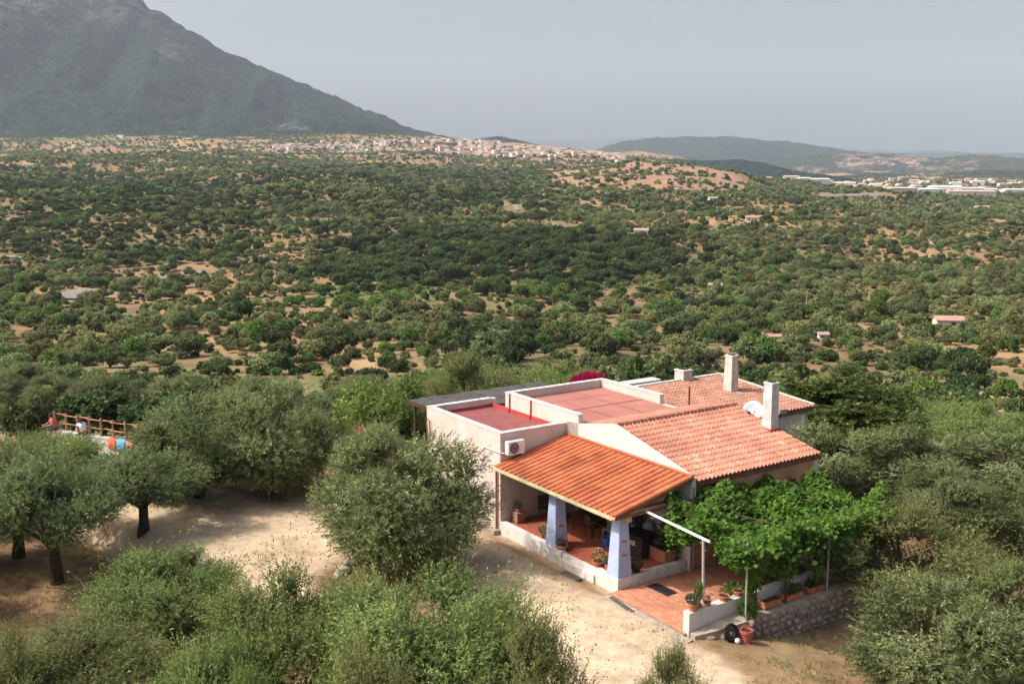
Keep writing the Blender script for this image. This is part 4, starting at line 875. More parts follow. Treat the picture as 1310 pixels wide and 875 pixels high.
# planters on the ledge, pots on the wall
def leaves_obj(name, parent, seed, n, c, sp, L, W, m, up=.4, shape='ball', loc=None, kindv='stuff'):
    q = np.random.default_rng(seed); u = unit(q.normal(size=(n, 3)))
    if shape == 'ball': P = np.array(c)+u*np.array(sp)*(q.random(n)**.45)[:, None]
    elif shape == 'fan': P = np.array(c)+u*np.array(sp)*.15
    else: P = np.array(c)+q.uniform(-1, 1, (n, 3))*np.array(sp)
    Q = unit(u + np.array([0, 0, up])); S = unit(np.cross(Q, q.normal(size=(n, 3))))
    me = quad_mesh(name, P, Q, S, L*q.uniform(.6, 1.2, n), W*q.uniform(.7, 1.2, n), .5+q.normal(0, .2, n), m)
    return link(name, me, None, parent, loc, kind=kindv)
def pot(name, label, loc, r, h, m='terracotta', plant=None, cat='flower pot', seed=0, pm='green', sp=None, flowers=None, n=160, L=.1, W=.05, rect=None, up=.5, group=None):
    o = empty(name, loc, HRZ, label, cat, group)
    if rect:
        a, b = rect; mb = MB(); mb.box(-a, a, -b, b, 0, h*.82); mb.box(-a-.02, a+.02, -b-.02, b+.02, h*.82, h); mb.build('pot', M[m], o, bevel=.01)
        MB().box(-a+.03, a-.03, -b+.03, b-.03, h, h+.012).build('soil', M['soil'], o); sp = sp or (a, b, .14)
    else:
        MB().lathe([(r*.68, 0), (r*.92, h*.78), (r*1.06, h*.78), (r*1.06, h), (r*.90, h), (r*.86, h*.86)], n=14).build('pot', M[m], o, smooth=False)
        MB().lathe([(r*.86, h*.86), (.001, h*.90)], n=14).build('soil', M['soil'], o); sp = sp or (r*1.1, r*1.1, r*1.1)
    if plant: leaves_obj('foliage', o, seed, n, (0, 0, h+sp[2]*.8), sp, L, W, M[pm], up)
    if flowers: leaves_obj('flowers', o, seed+9, 40, (0, 0, h+sp[2]*1.3), (sp[0], sp[1], sp[2]*.7), .05, .05, M[flowers], up)
    return o
WT = .77
pot('flower_pot', 'terracotta pot with a pale succulent on the near corner of the white patio wall', HP(3.92,-.12,WT), .19, .27, plant=1, pm='teal', n=120, L=.13, W=.07, sp=(.2,.2,.13))
pot('cactus_pot', 'tall green cactus pot behind the corner succulent', HP(3.80,.22,WT-.1), .14, .2, plant=1, pm='green', seed=3, n=260, L=.16, W=.05, sp=(.13,.13,.42), up=1.6)
pot('flower_pot', 'small pot with a yellowish plant right of the corner cactus', HP(3.92,.52,WT), .12, .15, plant=1, pm='olive_pale', seed=4, n=90, sp=(.13,.13,.1), L=.08, W=.04)
pot('clay_bowl', 'empty terracotta bowl on the white wall, nearer of two', HP(3.9,1.30,WT), .19, .18, cat='bowl')
pot('clay_bowl', 'empty terracotta bowl on the white wall, next to the climbing plant', HP(3.9,2.0,WT), .19, .19, cat='bowl')
for i, (y, lb) in enumerate(((3.05, 'brown trough planter on the stone ledge, nearest of three'), (4.15, 'brown trough planter on the stone ledge, middle of three'), (5.3, 'brown trough planter with leafy plants on the stone ledge, farthest of three'))):
    pot('planter', lb, HP(4.38, y, .33), 0, .22, rect=(.15, .42), plant=i > 0, seed=20+i, cat='planter', m='terracotta', n=240*i, pm='green', L=.12, W=.07)
for i, (x, y, r, lb) in enumerate(((3.3,2.4,.24,'round dark-leaved pot plant on the patio inside the white wall'), (3.35,3.3,.2,'bushy pot plant on the patio behind the grape stems'), (3.3,4.2,.22,'pot plant in front of the second grape stem on the patio'), (3.3,5.6,.2,'pot plant in the sun patch on the patio'), (3.35,6.7,.2,'far pot plant along the patio wall'), (3.35,7.7,.2,'farthest pot plant along the patio wall'))):
    pot('flower_pot', lb, HP(x, y, .08), r, .34, plant=1, seed=30+i, pm=('green','carob','green')[i % 3], n=300, L=.15, W=.09, sp=(.3,.3,.26))
def P2(lx, ly, dz=0): q = HP(lx, ly); return Vector((q.x, q.y, gz(q.x, q.y)+dz))
rp = pot('bucket', 'faded red plastic pot standing on the ground by the thin pale pole', P2(5.0, 1.25), .21, .44, m='redplastic', cat='pot')
MB().tube([(.22*math.cos(t), .22*math.sin(t)*.3, .44+.12*math.sin(t)) for t in np.linspace(0, math.pi, 9)], .008, 4).build('handle', M['redplastic'], rp)
ty = empty('tyre', P2(4.80, .75, .30), HRZ, 'old dark wheel leaning on the stone wall beside the climbing plant', 'tyre')
t1 = MB().tube([(0, .25*math.cos(t), .25*math.sin(t)) for t in np.linspace(0, 2*math.pi, 25)], .06, 8, cap=False).build('tyre', M['rubber'], ty); t1.rotation_euler = (0, -.25, 0)
t2 = MB().tube([(0, .12*math.cos(t), .12*math.sin(t)) for t in np.linspace(0, 2*math.pi, 17)], .03, 6, cap=False).build('rim', M['darkmetal'], ty); t2.rotation_euler = (0, -.25, 0)
bo = MB().lathe([(.001,0),(.07,.02),(.1,.08),(.08,.15),(.001,.18)], n=12).build('white_pot', M['whitemetal'], None, P2(5.0, .85), smooth=True); tag(bo, 'small pale pot lying on the ground left of the red pot', 'pot')
# climbing plant on the wall
cl = empty('climbing_plant', P2(4.45, 1.9), HRZ, 'bright leafy climber growing up the white wall between the bowls and the pole', 'plant')
leaves_obj('foliage', cl, 51, 420, (0, 0, .85), (.20, .24, 1.0), .17, .15, M['vine'], .1); MB().tube([(0,0,-.2), (.03,.05,.6), (-.05,0,1.6)], [.03,.025,.01]).build('stem', M['vinebark'], cl)
leaves_obj('tip', cl, 52, 60, (0, -.1, 1.9), (.10, .10, .5), .12, .08, M['vine'], .6)

# porch contents
Z = .405
bs = empty('brick_stack', HP(-7.25, .68, Z), HRZ, 'square stack of pale bricks carrying a cactus at the left end of the porch', 'brick stack')
bm_ = MB().box(-.19, .19, -.09, .09, 0, .085).mesh('brick', M['tile_wing'], bevel=.008)
for k in range(5):
    for s in (-1, 1): o = link('brick', bm_, None, bs, ((0 if k % 2 else s*.10), (s*.10 if k % 2 else 0), k*.092), 0 if k % 2 else math.pi/2)
pot('cactus_pot', 'small green cactus pot on top of the brick stack', HP(-7.25, .68, Z+.465), .15, .12, plant=1, pm='teal', seed=61, n=150, L=.1, W=.05, sp=(.17,.17,.12), up=1)
pot('flower_pot', 'pot of white-tipped flowers on the kerb left of the middle pillar', HP(-5.15, .45, Z), .14, .2, plant=1, seed=62, pm='teal', flowers='flowerw', L=.1, W=.05)
pot('flower_pot', 'pot of red flowers leaning on the middle pillar', HP(-4.78, .42, Z), .15, .2, plant=1, seed=63, pm='green', flowers='flower', L=.12, W=.06)
pot('clay_bowl', 'wide clay bowl with pink flowers right of the middle pillar', HP(-3.62, .22, .46), .25, .16, plant=1, seed=64, pm='teal', flowers='flower', sp=(.2,.2,.14), L=.08, W=.04)
pot('flower_pot', 'clay bowl with white flowers left of the corner pillar', HP(-1.62, .42, Z), .22, .16, plant=1, seed=65, pm='green', flowers='flowerw', L=.1, W=.05)
pot('flower_pot', 'small terracotta pot nearest the corner pillar', HP(-1.02, .40, Z), .14, .24, plant=1, seed=66, pm='teal', L=.1, W=.05)
pot('flower_pot', 'dark trailing plant spilling over the right kerb beside the corner pillar', HP(-.20, 1.02, .46), .18, .2, m='soil', plant=1, seed=67, pm='oak', n=300, sp=(.25,.25,.2), L=.12, W=.05, up=.0)
bx = empty('black_box', HP(-1.6, 2.35, Z), HRZ+.2, 'black square cabinet with a pale label plate inside the porch', 'cabinet')
MB().box(-.48, .48, -.42, .42, .04, .82).build('body', M['black'], bx, bevel=.03); MB().box(-.50, .50, -.44, .44, .825, .90).build('lid', M['black'], bx, bevel=.02)
MB().box(-.14, .16, -.436, -.421, .50, .68).build('label_plate', M['label'], bx)
pl = pot('planter', 'terracotta trough with dark plants at the right end of the porch', HP(-.75, 2.75, Z), 0, .48, rect=(.48, .26), plant=0, cat='planter')
bag = MB().lathe([(.05,0),(.26,.04),(.28,.2),(.18,.34),(.05,.4)], n=12).build('black_bag', M['black'], None, HP(-.9, 2.72, Z+.49), smooth=True); tag(bag, 'shiny black bag lying on the terracotta trough', 'bag')
for i, (x, y, h, r, lb) in enumerate(((-.55,3.05,1.5,.42,'tall green pot plant behind the terracotta trough'), (-2.6,3.0,1.5,.4,'tall dark pot plant behind the black cabinet'))):
    pot('potted_shrub', lb, HP(x, y, Z), .2, .4, plant=1, seed=70+i, pm='oak' if i else 'green', n=500, L=.22, W=.09, sp=(r, r, h*.45), cat='plant')
def table(name, lx, ly, a, b, h, m, lb, rz=0):
    o = empty(name, HP(lx, ly, Z), HRZ+rz, lb, 'table'); MB().box(-a, a, -b, b, h-.04, h).build('tabletop', M[m], o, bevel=.01)
    for sx in (-1, 1):
        for sy in (-1, 1): MB().tube([(sx*(a-.08), sy*(b-.08), 0), (sx*(a-.08), sy*(b-.08), h-.04)], .03).build('leg', M['wood'], o)
    return o
table('table', -6.55, 2.75, .62, .5, .74, 'cloth', 'table with a pale top at the back of the porch left of the middle pillar')
table('table', -4.6, 2.35, .7, .42, .74, 'wood', 'dark wooden table in the porch behind the middle pillar')
def chair(lx, ly, rz, m, lb):
    o = empty('chair', HP(lx, ly, Z), HRZ+rz, lb, 'chair', None); MB().box(-.22, .22, -.22, .22, .42, .46).build('seat', M[m], o, bevel=.01); MB().box(-.22, .22, .19, .23, .52, .92).build('backrest', M[m], o, bevel=.01)
    for sx in (-1, 1):
        for sy in (-1, 1): MB().tube([(sx*.2, sy*.2, 0), (sx*.19, sy*.2, .9 if sy > 0 else .42)], .018).build('leg', M[m], o)
chair(-5.7, 2.0, .3, 'darkmetal', 'dark chair on the left of the dark porch table'); chair(-4.1, 2.1, 3.0, 'wood', 'brown wooden chair on the near side of the dark porch table'); chair(-3.5, 2.5, -1.4, 'cloth', 'grey chair at the right end of the dark porch table')
chair(-7.1, 1.9, 1.2, 'wood', 'dark chair against the left wall of the porch')
bk = MB().lathe([(.15,0),(.2,.32),(.22,.32),(.22,.35),(.19,.35),(.14,.03),(.001,.02)], n=16).build('blue_bucket', M['bluepl'], None, HP(-3.0, 1.95, Z)); tag(bk, 'blue plastic bucket on the porch floor left of the corner pillar', 'bucket')
tub = MB().lathe([(.001,0),(.2,0),(.25,.5),(.22,.95),(.12,1.1),(.001,1.1)], n=16).build('covered_barrel', M['cloth'], None, HP(-1.9, 3.1, Z)); tag(tub, 'grey covered barrel against the porch back wall', 'barrel')
sh = empty('wall_shelf', HP(-7.58, 1.45, 2.05), HRZ, 'small dark shelf bracket on the left porch wall', 'shelf'); MB().box(0, .22, -.35, .35, 0, .03).build('board', M['wood'], sh); MB().box(0, .02, -.3, .3, -.14, -.001).build('bracket', M['darkmetal'], sh)

# ------------------------------------------------------------ pergola and grape vines
PG = empty('pergola', HP(1.0, .9, 0), HRZ, 'white metal pergola frame holding up the grape vine over the patio', 'pergola')
def pgt(name, path, r, m='whitemetal', n=8): return MB().tube([(p[0]-1.0, p[1]-.9, p[2]) for p in path], r, n).build(name, M[m], PG)
pgt('beam', [(-1.62, 1.25, 2.86), (3.62, .86, 2.80)], .055, n=4)
pgt('post', [(3.38, .9, .06), (3.30, .88, 2.78)], .05, 'greymetal')
pgt('post', [(-1.40, 1.22, 1.55), (-1.40, 1.23, 2.84)], .045, 'greymetal')
for y in (3.2, 5.4, 7.6): pgt('beam', [(.05, y, 2.62), (4.1, y, 2.56)], .035, n=6)
for x in (.6, 2.0, 3.3, 4.2): pgt('wire', [(x, .95, 2.74), (x, 9.0, 2.56)], .012, 'greymetal', 4)
for y, x in ((1.62, 4.62), (5.7, 4.62), (9.0, 4.4)):
    q = P2(x, y); pgt('pole', [(x, y, q.z-.1), (x-.05, y, 2.9)], .034, 'greymetal')
q = np.random.default_rng(5)
def vine(i, ya, yb, sx, lb, n=8200):
    o = empty('grapevine', P2(4.5, sx), HRZ, lb, 'grapevine', None); oz = o.location.z
    m_ = int(n); x = q.uniform(-1.0 if i < 2 else -.3, 4.9, m_); y = q.uniform(ya, yb, m_)
    # lumpy canopy: leaves lie on a rolling surface and below it
    keep = (vnoise(x*1.1+3, y*1.1, 5) + .35*vnoise(x*3, y*3, 6)) > .22
    edge = sstep(-1.2, .6, x)*sstep(ya-2, ya+.4, y + 9*(i > 0)); keep &= q.random(m_) < np.clip(edge+.35, 0, 1)
    if i == 0: keep &= ~((x < 1.3) & (y < 2.3 - x*.9)) ; keep &= ~((x > 3.3) & (y < 1.25))
    x, y = x[keep], y[keep]; h = 2.84 + 1.15*fbm(x*.95, y*.95, 3, 7); keep2 = q.random(len(x)) < sstep(5.6-.0*y, 3.9, x+.25*np.maximum(y-6, 0)); x, y, h = x[keep2], y[keep2], h[keep2]
    z = h - np.abs(q.normal(0, .26, len(x)))
    # hanging growth along the outer side
    nh = int(n*.26); yh = q.uniform(ya, yb, nh); xh = 4.25+q.normal(0, .34, nh); dl = (.22+1.35*sstep(.42, .75, vnoise(yh*1.15+2, yh*0, 8))*(1 if i else .3)); zh = 2.8 - q.random(nh)**1.2*dl
    x = np.concatenate([x, xh]); y = np.concatenate([y, yh]); z = np.concatenate([z, zh]); N = len(x)
    nr = unit(np.stack([q.normal(0, .55, N)+.25*(x > 4), q.normal(-.12, .55, N), np.full(N, .85)], 1)); t_ = unit(np.cross(nr, q.normal(size=(N, 3)))); s_2 = np.cross(nr, t_)
    P = np.stack([x-4.5, y-sx, z-oz], 1); L = q.uniform(.11, .20, N)
    tn = .42 + .55*fbm(x*1.5, y*1.5, 3, 12) + q.normal(0, .15, N)
    link('foliage', quad_mesh('vine_foliage', P, t_, s_2, L, L*1.05, tn, M['vine']), None, o, kind='stuff')
    for dx in (0, .12):
        pts = [(dx*.5, dx, -.15), (.03-dx, dx*1.5, .7), (-.06+dx, -.04, 1.5), (.02, dx*2, 2.3), (-.25, .1, 2.8-oz)]
        MB().tube(pts, [.045, .035, .03, .026, .02], 6).build('stem', M['vinebark'], o)
    MB().tube([(-.25,.1,2.8-oz), (-1.2,.2,2.82-oz), (-2.4,-.2,2.84-oz), (-3.8,.1,2.84-oz)], [.028,.022,.016,.01], 5).build('branch', M['vinebark'], o)
    leaves_obj('tendrils', o, 90+i, 130, (.0, .0, 2.3), (.25, .30, .75), .16, .15, M['vine'], -.2)
vine(0, 1.05, 3.3, 2.15, 'nearest grape vine, its bright leaves spilling over the white pergola beam')
vine(1, 3.2, 5.4, 3.7, 'second grape vine from the white post along the stone wall')
vine(2, 5.3, 7.5, 5.2, 'third grape vine from the white post, with long hanging shoots')
vine(3, 7.4, 9.3, 7.0, 'farthest grape vine, reaching the olives by the house corner')
bg_ = empty('bougainvillea', HP(-15.2, 10.6, 1.5), HRZ, 'magenta bougainvillea behind the back corner of the flat roofs', 'bougainvillea')
leaves_obj('flowers', bg_, 101, 2600, (0, 0, 2.35), (.55, 1.15, .55), .12, .11, M['boug'], .3); leaves_obj('foliage', bg_, 102, 500, (0, 0, 1.6), (.6, .9, .8), .12, .08, M['green'], .3)
MB().tube([(0,0,-2.5), (.1,.1,0), (0,-.2,2.0)], [.07,.05,.03]).build('stem', M['vinebark'], bg_)
bl_ = empty('oleander', (-7.2, 47.3, gz(-7.2, 47.3)), 0, 'shrub with a few pink flowers beside the end wall of the house', 'shrub')
leaves_obj('foliage', bl_, 103, 2500, (0, 0, 1.6), (1.0, 1.0, 1.6), .16, .04, M['olive_fresh'], .5); leaves_obj('flowers', bl_, 104, 160, (.2, -.5, 2.9), (.3, .25, .2), .09, .09, M['flower'], .3); MB().tube([(0,0,-.1),(0,.05,1.5)], .04).build('stem', M['vinebark'], bl_)

# ------------------------------------------------------------ pool terrace, fence, people
A0, A1 = Vector((-25.6, 56.6, 0)), Vector((-19.0, 53.3, 0)); DV = (A1-A0); FL = DV.length; FA = math.atan2(DV.y, DV.x)
PW = empty('terrace_wall', A0, FA, 'low white wall at the far edge of the pool terrace', 'wall'); MB().box(0, FL, -.12, .12, -1.0, .58).build('wall', M['white'], PW, bevel=.01); MB().box(-.02, FL+.02, -.16, .16, .582, .64).build('coping', M['white'], PW)
FE = empty('rail_fence', A0+Vector((0,0,.64)), FA, 'rustic red-brown wooden rail fence standing on the white terrace wall', 'fence')
npost = 9
for k in range(npost):
    x = .1+k*(FL-.2)/(npost-1); MB().tube([(x,0,0), (x,.0,1.0)], [.06,.055], 7).build('post', M['fencewood'], FE)
    if k < npost-1:
        x2 = .1+(k+1)*(FL-.2)/(npost-1)
        for z_ in (.42, .88): MB().tube([(x-.12, -.07*(1 if k % 2 else -1), z_), (x2+.12, -.07*(1 if k % 2 else -1), z_+.02)], .034, 6).build('rail', M['fencewood'], FE)
MB().box(-1.0, 7.5, -9.5, -.2, -.5, -.02).build('pool_terrace', M['concrete'], None, A0, FA); tag(bpy.data.objects['pool_terrace'], kind='structure')
po = empty('pool', A0, FA, 'turquoise swimming pool below the towels on the white wall', 'swimming pool'); MB().box(3.0, 7.4, -4.6, -1.0, -.018, .04).build('water', M['pool'], po)
MB().box(2.7, 7.7, -.995, -.7, -.018, .10).build('coping', M['white'], po); MB().box(2.7, 7.7, -4.9, -4.605, -.018, .10).build('coping', M['white'], po); MB().box(2.7, 2.995, -4.6, -1.0, -.018, .10).build('coping', M['white'], po); MB().box(7.405, 7.7, -4.6, -1.0, -.018, .10).build('coping', M['white'], po)
for xx, w_, mm, lb in ((4.35, .55, 'towel_red', 'orange-red towel hanging over the white terrace wall'), (4.98, .6, 'towel_blue', 'bright blue towel hanging over the white terrace wall'), (5.7, .5, 'terracotta', 'brownish towel hanging beside the blue one')):
    t = MB(); n_ = 9; vs = []
    for i in range(n_):
        x = xx+w_*i/(n_-1); f = .02*math.sin(i*1.9)
        vs += [(x, .19, .35), (x, .17, .665), (x, -.17, .665), (x, -.185+f, .35), (x, -.20+f*1.5, .06)]
    t.add(vs, [(5*i+j, 5*i+5+j, 5*i+6+j, 5*i+1+j) for i in range(n_-1) for j in range(4)]); o = t.build('towel', M[mm], None, A0, FA, smooth=True); tag(o, lb, 'towel', None)
    md = o.modifiers.new('thickness', 'SOLIDIFY'); md.thickness = .015
def person(loc, rz, shirt, label, sit=True, bend=.35):
    o = empty('person', loc, rz, label, 'person')
    s = bend
    J = {'pel': (0,0,.50), 'wai': (0,-s*.2,.72), 'che': (0,-s*.5,.95), 'nec': (0,-s*.62,1.10), 'hed': (0,-s*.7,1.20), 'top': (0,-s*.72,1.34)}
    E_ = [('pel','wai'),('wai','che'),('che','nec'),('nec','hed'),('hed','top')]; Rr = {'pel': .15, 'wai': .135, 'che': .16, 'nec': .055, 'hed': .085, 'top': .075}
    for sd, sx in (('l', -1), ('r', 1)):
        J.update({'sh'+sd: (sx*.19,-s*.5,1.02), 'el'+sd: (sx*.25,-s*.6-.12,.78), 'wr'+sd: (sx*.18,-s*.6-.36,.74), 'ha'+sd: (sx*.16,-s*.6-.44,.73),
                  'hp'+sd: (sx*.10,-.03,.47), 'kn'+sd: (sx*.13,-.45,.48), 'an'+sd: (sx*.13,-.47,.09), 'to'+sd: (sx*.14,-.64,.04)})
        E_ += [('che','sh'+sd),('sh'+sd,'el'+sd),('el'+sd,'wr'+sd),('wr'+sd,'ha'+sd),('pel','hp'+sd),('hp'+sd,'kn'+sd),('kn'+sd,'an'+sd),('an'+sd,'to'+sd)]
        Rr.update({'sh'+sd: .07,'el'+sd: .048,'wr'+sd: .032,'ha'+sd: .04,'hp'+sd: .10,'kn'+sd: .065,'an'+sd: .04,'to'+sd: .035})
        for f in range(5):
            kf = f'f{f}{sd}'; J[kf] = (sx*(.16+(f-2)*.018+(.03*(-sx) if f == 4 else 0)), -s*.6-.52+.02*abs(f-1.5), .715); E_.append(('ha'+sd, kf)); Rr[kf] = .009
    ks = list(J); me = bpy.data.meshes.new('body'); me.from_pydata([J[k] for k in ks], [(ks.index(a), ks.index(b)) for a, b in E_], [])
    b = link('body', me, M['skin'], o); sk = b.modifiers.new('skin', 'SKIN'); sub = b.modifiers.new('smooth', 'SUBSURF'); sub.levels = sub.render_levels = 1
    for i, k in enumerate(ks): me.skin_vertices[0].data[i].radius = (Rr[k], Rr[k]*.85); me.skin_vertices[0].data[i].use_root = (k == 'pel')
    hd = Vector(J['hed']); 
    MB().lathe([(.10,-.02),(.118,.05),(.105,.12),(.06,.165),(.001,.175)], n=12).build('hair', M['hair'], o, (hd.x, hd.y+.02, hd.z), smooth=True)
    for sx in (-1, 1): MB().lathe([(.001,-.01),(.012,0),(.001,.01)], n=6).build('eye', M['hair'], o, (hd.x+sx*.035, hd.y-.088, hd.z+.02))
    MB().tube([(hd.x, hd.y-.08, hd.z+.02), (hd.x, hd.y-.112, hd.z-.015)], [.008,.016], 6).build('nose', M['skin'], o); MB().box(hd.x-.028, hd.x+.028, hd.y-.096, hd.y-.086, hd.z-.05, hd.z-.04).build('mouth', M['shirt_red'], o)
    t = MB().tube([(0,.01,.50), (0,-s*.2,.70), (0,-s*.42,.90), (0,-s*.52,1.02), (0,-s*.6,1.09)], [.185,.175,.20,.185,.08], 14)
    for sx in (-1, 1): t.tube([(sx*.12,-s*.5,1.02), (sx*.20,-s*.53-.03,.98), (sx*.245,-s*.56-.09,.84)], [.09,.085,.075], 10)
    t.build('shirt', M[shirt], o, smooth=True)
    t = MB()
    for sx in (-1, 1): t.tube([(sx*.09,.03,.47), (sx*.12,-.3,.50), (sx*.13,-.5,.49)], [.14,.10,.085], 10)
    t.build('shorts', M['trousers'], o, smooth=True)
    return o
def seat(loc, rz, lb):
    o = empty('stool', loc, rz, lb, 'stool'); MB().box(-.24, .24, -.16, .24, .32, .37).build('seat', M['wood'], o, bevel=.01)
    for sx in (-1, 1):
        for sy in (-1, 1): MB().tube([(sx*.2, .04+sy*.16, 0), (sx*.19, .04+sy*.15, .32)], .02).build('leg', M['wood'], o)

fd = Vector((math.cos(FA), math.sin(FA), 0)); fn = Vector((-fd.y, fd.x, 0))
for xx, rz, shirt, bend, lb, sb in ((2.4, .5, 'shirt_white', .55, 'person in a white shirt sitting bent forward on the white wall before the rail fence', None), (.25, -.4, 'shirt_red', .4, 'person in a faded red top at the left end of the rail fence', None)):
    person(A0+fd*xx-fn*.02+Vector((0,0,.24)), FA+rz, shirt, lb, bend=bend)
lw = empty('garden_wall', (-10.6, 50.8, gz(-10.6, 50.8)), .28, 'low pink wall in deep shade behind the double olive', 'wall'); MB().box(-2.6, 3.0, -.15, .15, -.5, .62).build('wall', M['plaster'], lw, bevel=.01); MB().box(-2.62, 3.02, -.18, .18, .622, .68).build('coping', M['plaster'], lw)
rr = random.Random(8)
for i, (x, y, s) in enumerate(((-6.4,36.4,.30),(-6.3,36.9,.38),(-6.15,37.5,.42),(-6.0,38.0,.36),(-5.7,38.5,.30),(-5.2,34.9,.2),(-4.2,34.4,.22),(-3.2,34.6,.18))):
    o = link('rock', smesh[i % 7], None, None, (x, y, gz(x, y)+s*.25), rr.uniform(0, 6)); o.scale = (s, s*.75, s*.6); tag(o, 'pale rock in the rough ring round the big yard olive', 'rock', 'pale rocks round the big yard olive')
for i, (x, y, s) in enumerate(((-9.2,56.5,.6),(-8.6,56.2,.8),(-8.1,55.6,.6),(-8.4,54.8,.5),(-7.9,54.2,.6))):
    o = link('rock', smesh[(i+3) % 7], None, None, (x, y, gz(x, y)+s*.9), rr.uniform(0, 6)); o.scale = (s, s*.6, s*1.2); tag(o, 'tall pale rock among bushes behind the yard olive', 'rock', 'tall pale rocks behind the yard olive')

# ------------------------------------------------------------ farmhouses, town, sheds
wallc = shade_by_object('town_wall', [(.62,.57,.52), (.74,.71,.68), (.58,.48,.42), (.68,.58,.52), (.76,.75,.73)], scale=.05, var=.1, bump=0)
roofc = shade_by_object('town_roof', [(.36,.20,.15), (.42,.26,.20), (.33,.21,.17), (.46,.33,.27)], scale=.05, var=.15, bump=0)
whitec = shade_by_object('shed_wall', [(.66,.66,.65), (.74,.73,.71), (.58,.55,.52), (.52,.40,.33)], scale=.05, var=.08, bump=0)
roofg = shade_by_object('shed_roof', [(.62,.62,.62), (.70,.70,.68), (.48,.46,.44), (.55,.36,.28)], scale=.05, var=.1, bump=0)
def house_geo(mb, Lx, Ly, h, rh, nwin, fl=2, M4=None):
    """walls, gable roof and window recesses; slots wall, roof, window"""
    T = (lambda p: M4 @ Vector(p)) if M4 else (lambda p: Vector(p)); a, b = Lx/2, Ly/2; e = .4
    mb.add([T(p) for p in ((-a,-b,-6),(a,-b,-6),(a,b,-6),(-a,b,-6),(-a,-b,h),(a,-b,h),(a,b,h),(-a,b,h),(-a,0,h+rh),(a,0,h+rh))], [(0,1,5,4),(1,2,6,9,5),(2,3,7,6),(3,0,4,8,7)], 0)
    mb.add([T(p) for p in ((-a-e,-b-e,h-.1),(a+e,-b-e,h-.1),(a+e,0,h+rh+.15),(-a-e,0,h+rh+.15),(-a-e,b+e,h-.1),(a+e,b+e,h-.1),(-a-e,-b-e,h-.3),(a+e,-b-e,h-.3))], [(0,1,2,3),(3,2,5,4),(6,7,1,0)], 1)
    for f in range(fl):
        for k in range(nwin):
            x = -a+(k+.5)*Lx/nwin; z = 1.0+f*3.0; mb.add([T(p) for p in ((x-.5,-b-.06,z),(x+.5,-b-.06,z),(x+.5,-b-.06,z+1.3),(x-.5,-b-.06,z+1.3),(x-.5,-b,z),(x+.5,-b,z),(x+.5,-b,z+1.3),(x-.5,-b,z+1.3))], [(0,1,2,3),(0,4,5,1),(3,2,6,7)], 2)
tg = np.random.default_rng(44)
def town_sites(n, boxes, ylo, yhi, sp, keep_=1):
    X = tg.uniform(-1100, 1500, n); Y = tg.uniform(ylo, yhi, n); Z = ground_z(X, Y); px, py = px_of(X, Y, Z); wgt = np.zeros(n)
    for x0, x1, ya0, ya1, ya_end0, ya_end1, v in boxes:
        t = np.clip((px-x0)/(x1-x0), 0, 1); lo = ya0+(ya_end0-ya0)*t; hi = ya1+(ya_end1-ya1)*t
        wgt = np.maximum(wgt, v*((px > x0) & (px < x1) & (py > lo) & (py < hi)))
    k = tg.random(n) < wgt; out = []; cell = {}
    for x, y, z in zip(X[k], Y[k], Z[k]):
        c = (int(x//sp), int(y//sp))
        if c in cell: continue
        if keep_ < 1 and (hashn(np.array([c[0]]), np.array([c[1]]), 3)[0]*.6 + float(vnoise(x/90, y/90, 4))*.6) > keep_: continue
        cell[c] = 1; out.append((x, y, z))
    return out
sites = town_sites(90000, [(352,455,186,197,183,196,.25), (455,560,180,194,180,200,.4), (495,640,178,198,183,207,.5), (620,800,184,209,200,213,.5), (0,330,184,196,184,196,.0015), (300,520,196,206,196,206,.006)], 2300, 3700, 19, .60)
hmesh = []
for k in range(8):
    mb = MB(); house_geo(mb, tg.uniform(10, 16), tg.uniform(9, 12), (5.5, 8, 6, 8.5)[k % 4], tg.uniform(1.6, 2.6), 3, 2); hmesh.append(mb.mesh('town_house', [wallc, roofc, M['darkmetal']]))
sites.sort(key=lambda s: s[1]); tg.shuffle(sites_ := list(range(len(sites))))
rest = MB(); nh_ = 0
for q, i in enumerate(sorted(range(len(sites)), key=lambda i: sites[i][1])):
    x, y, z = sites[i]; a = tg.choice([0, 1.57, 3.14]) + tg.normal(0, .35); s = tg.uniform(.62, 1.1)
    if nh_ < 292:
        o = link('town_house', hmesh[q % 8], None, None, (x, y, z-.3), a); o.scale = (s, s, s); nh_ += 1
        pxx, pyy = [float(v) for v in px_of(x, y, z)]; w_ = ('lower edge' if pyy > 196 else 'upper part')+' of the hill town, '+('far left','left end','left of middle','in the middle','right of middle','near the right end','right tip')[0 if pxx < 350 else int(min(6, 1+(pxx-350)//76))]
        tag(o, f'small pale house in the {w_}', 'house', f'houses in the {w_}')
    else:
        me = hmesh[q % 8]; Mx = Matrix.Translation((x, y, z-.3)) @ Matrix.Rotation(a, 4, 'Z') @ Matrix.Scale(s, 4); n0 = len(rest.f); rest.add([Mx @ v.co for v in me.vertices], [tuple(f.vertices) for f in me.polygons]); rest.m[n0:] = [f.material_index for f in me.polygons]
tws = []
vil = town_sites(30000, [(1090,1180,200,204,204,216,.5), (1180,1245,208,214,208,216,.3)], 4000, 5100, 22)
for (px0, py0) in [(1095+tg.uniform(0, 85), 200+tg.uniform(0, 14)) for _ in range(0)]: pass
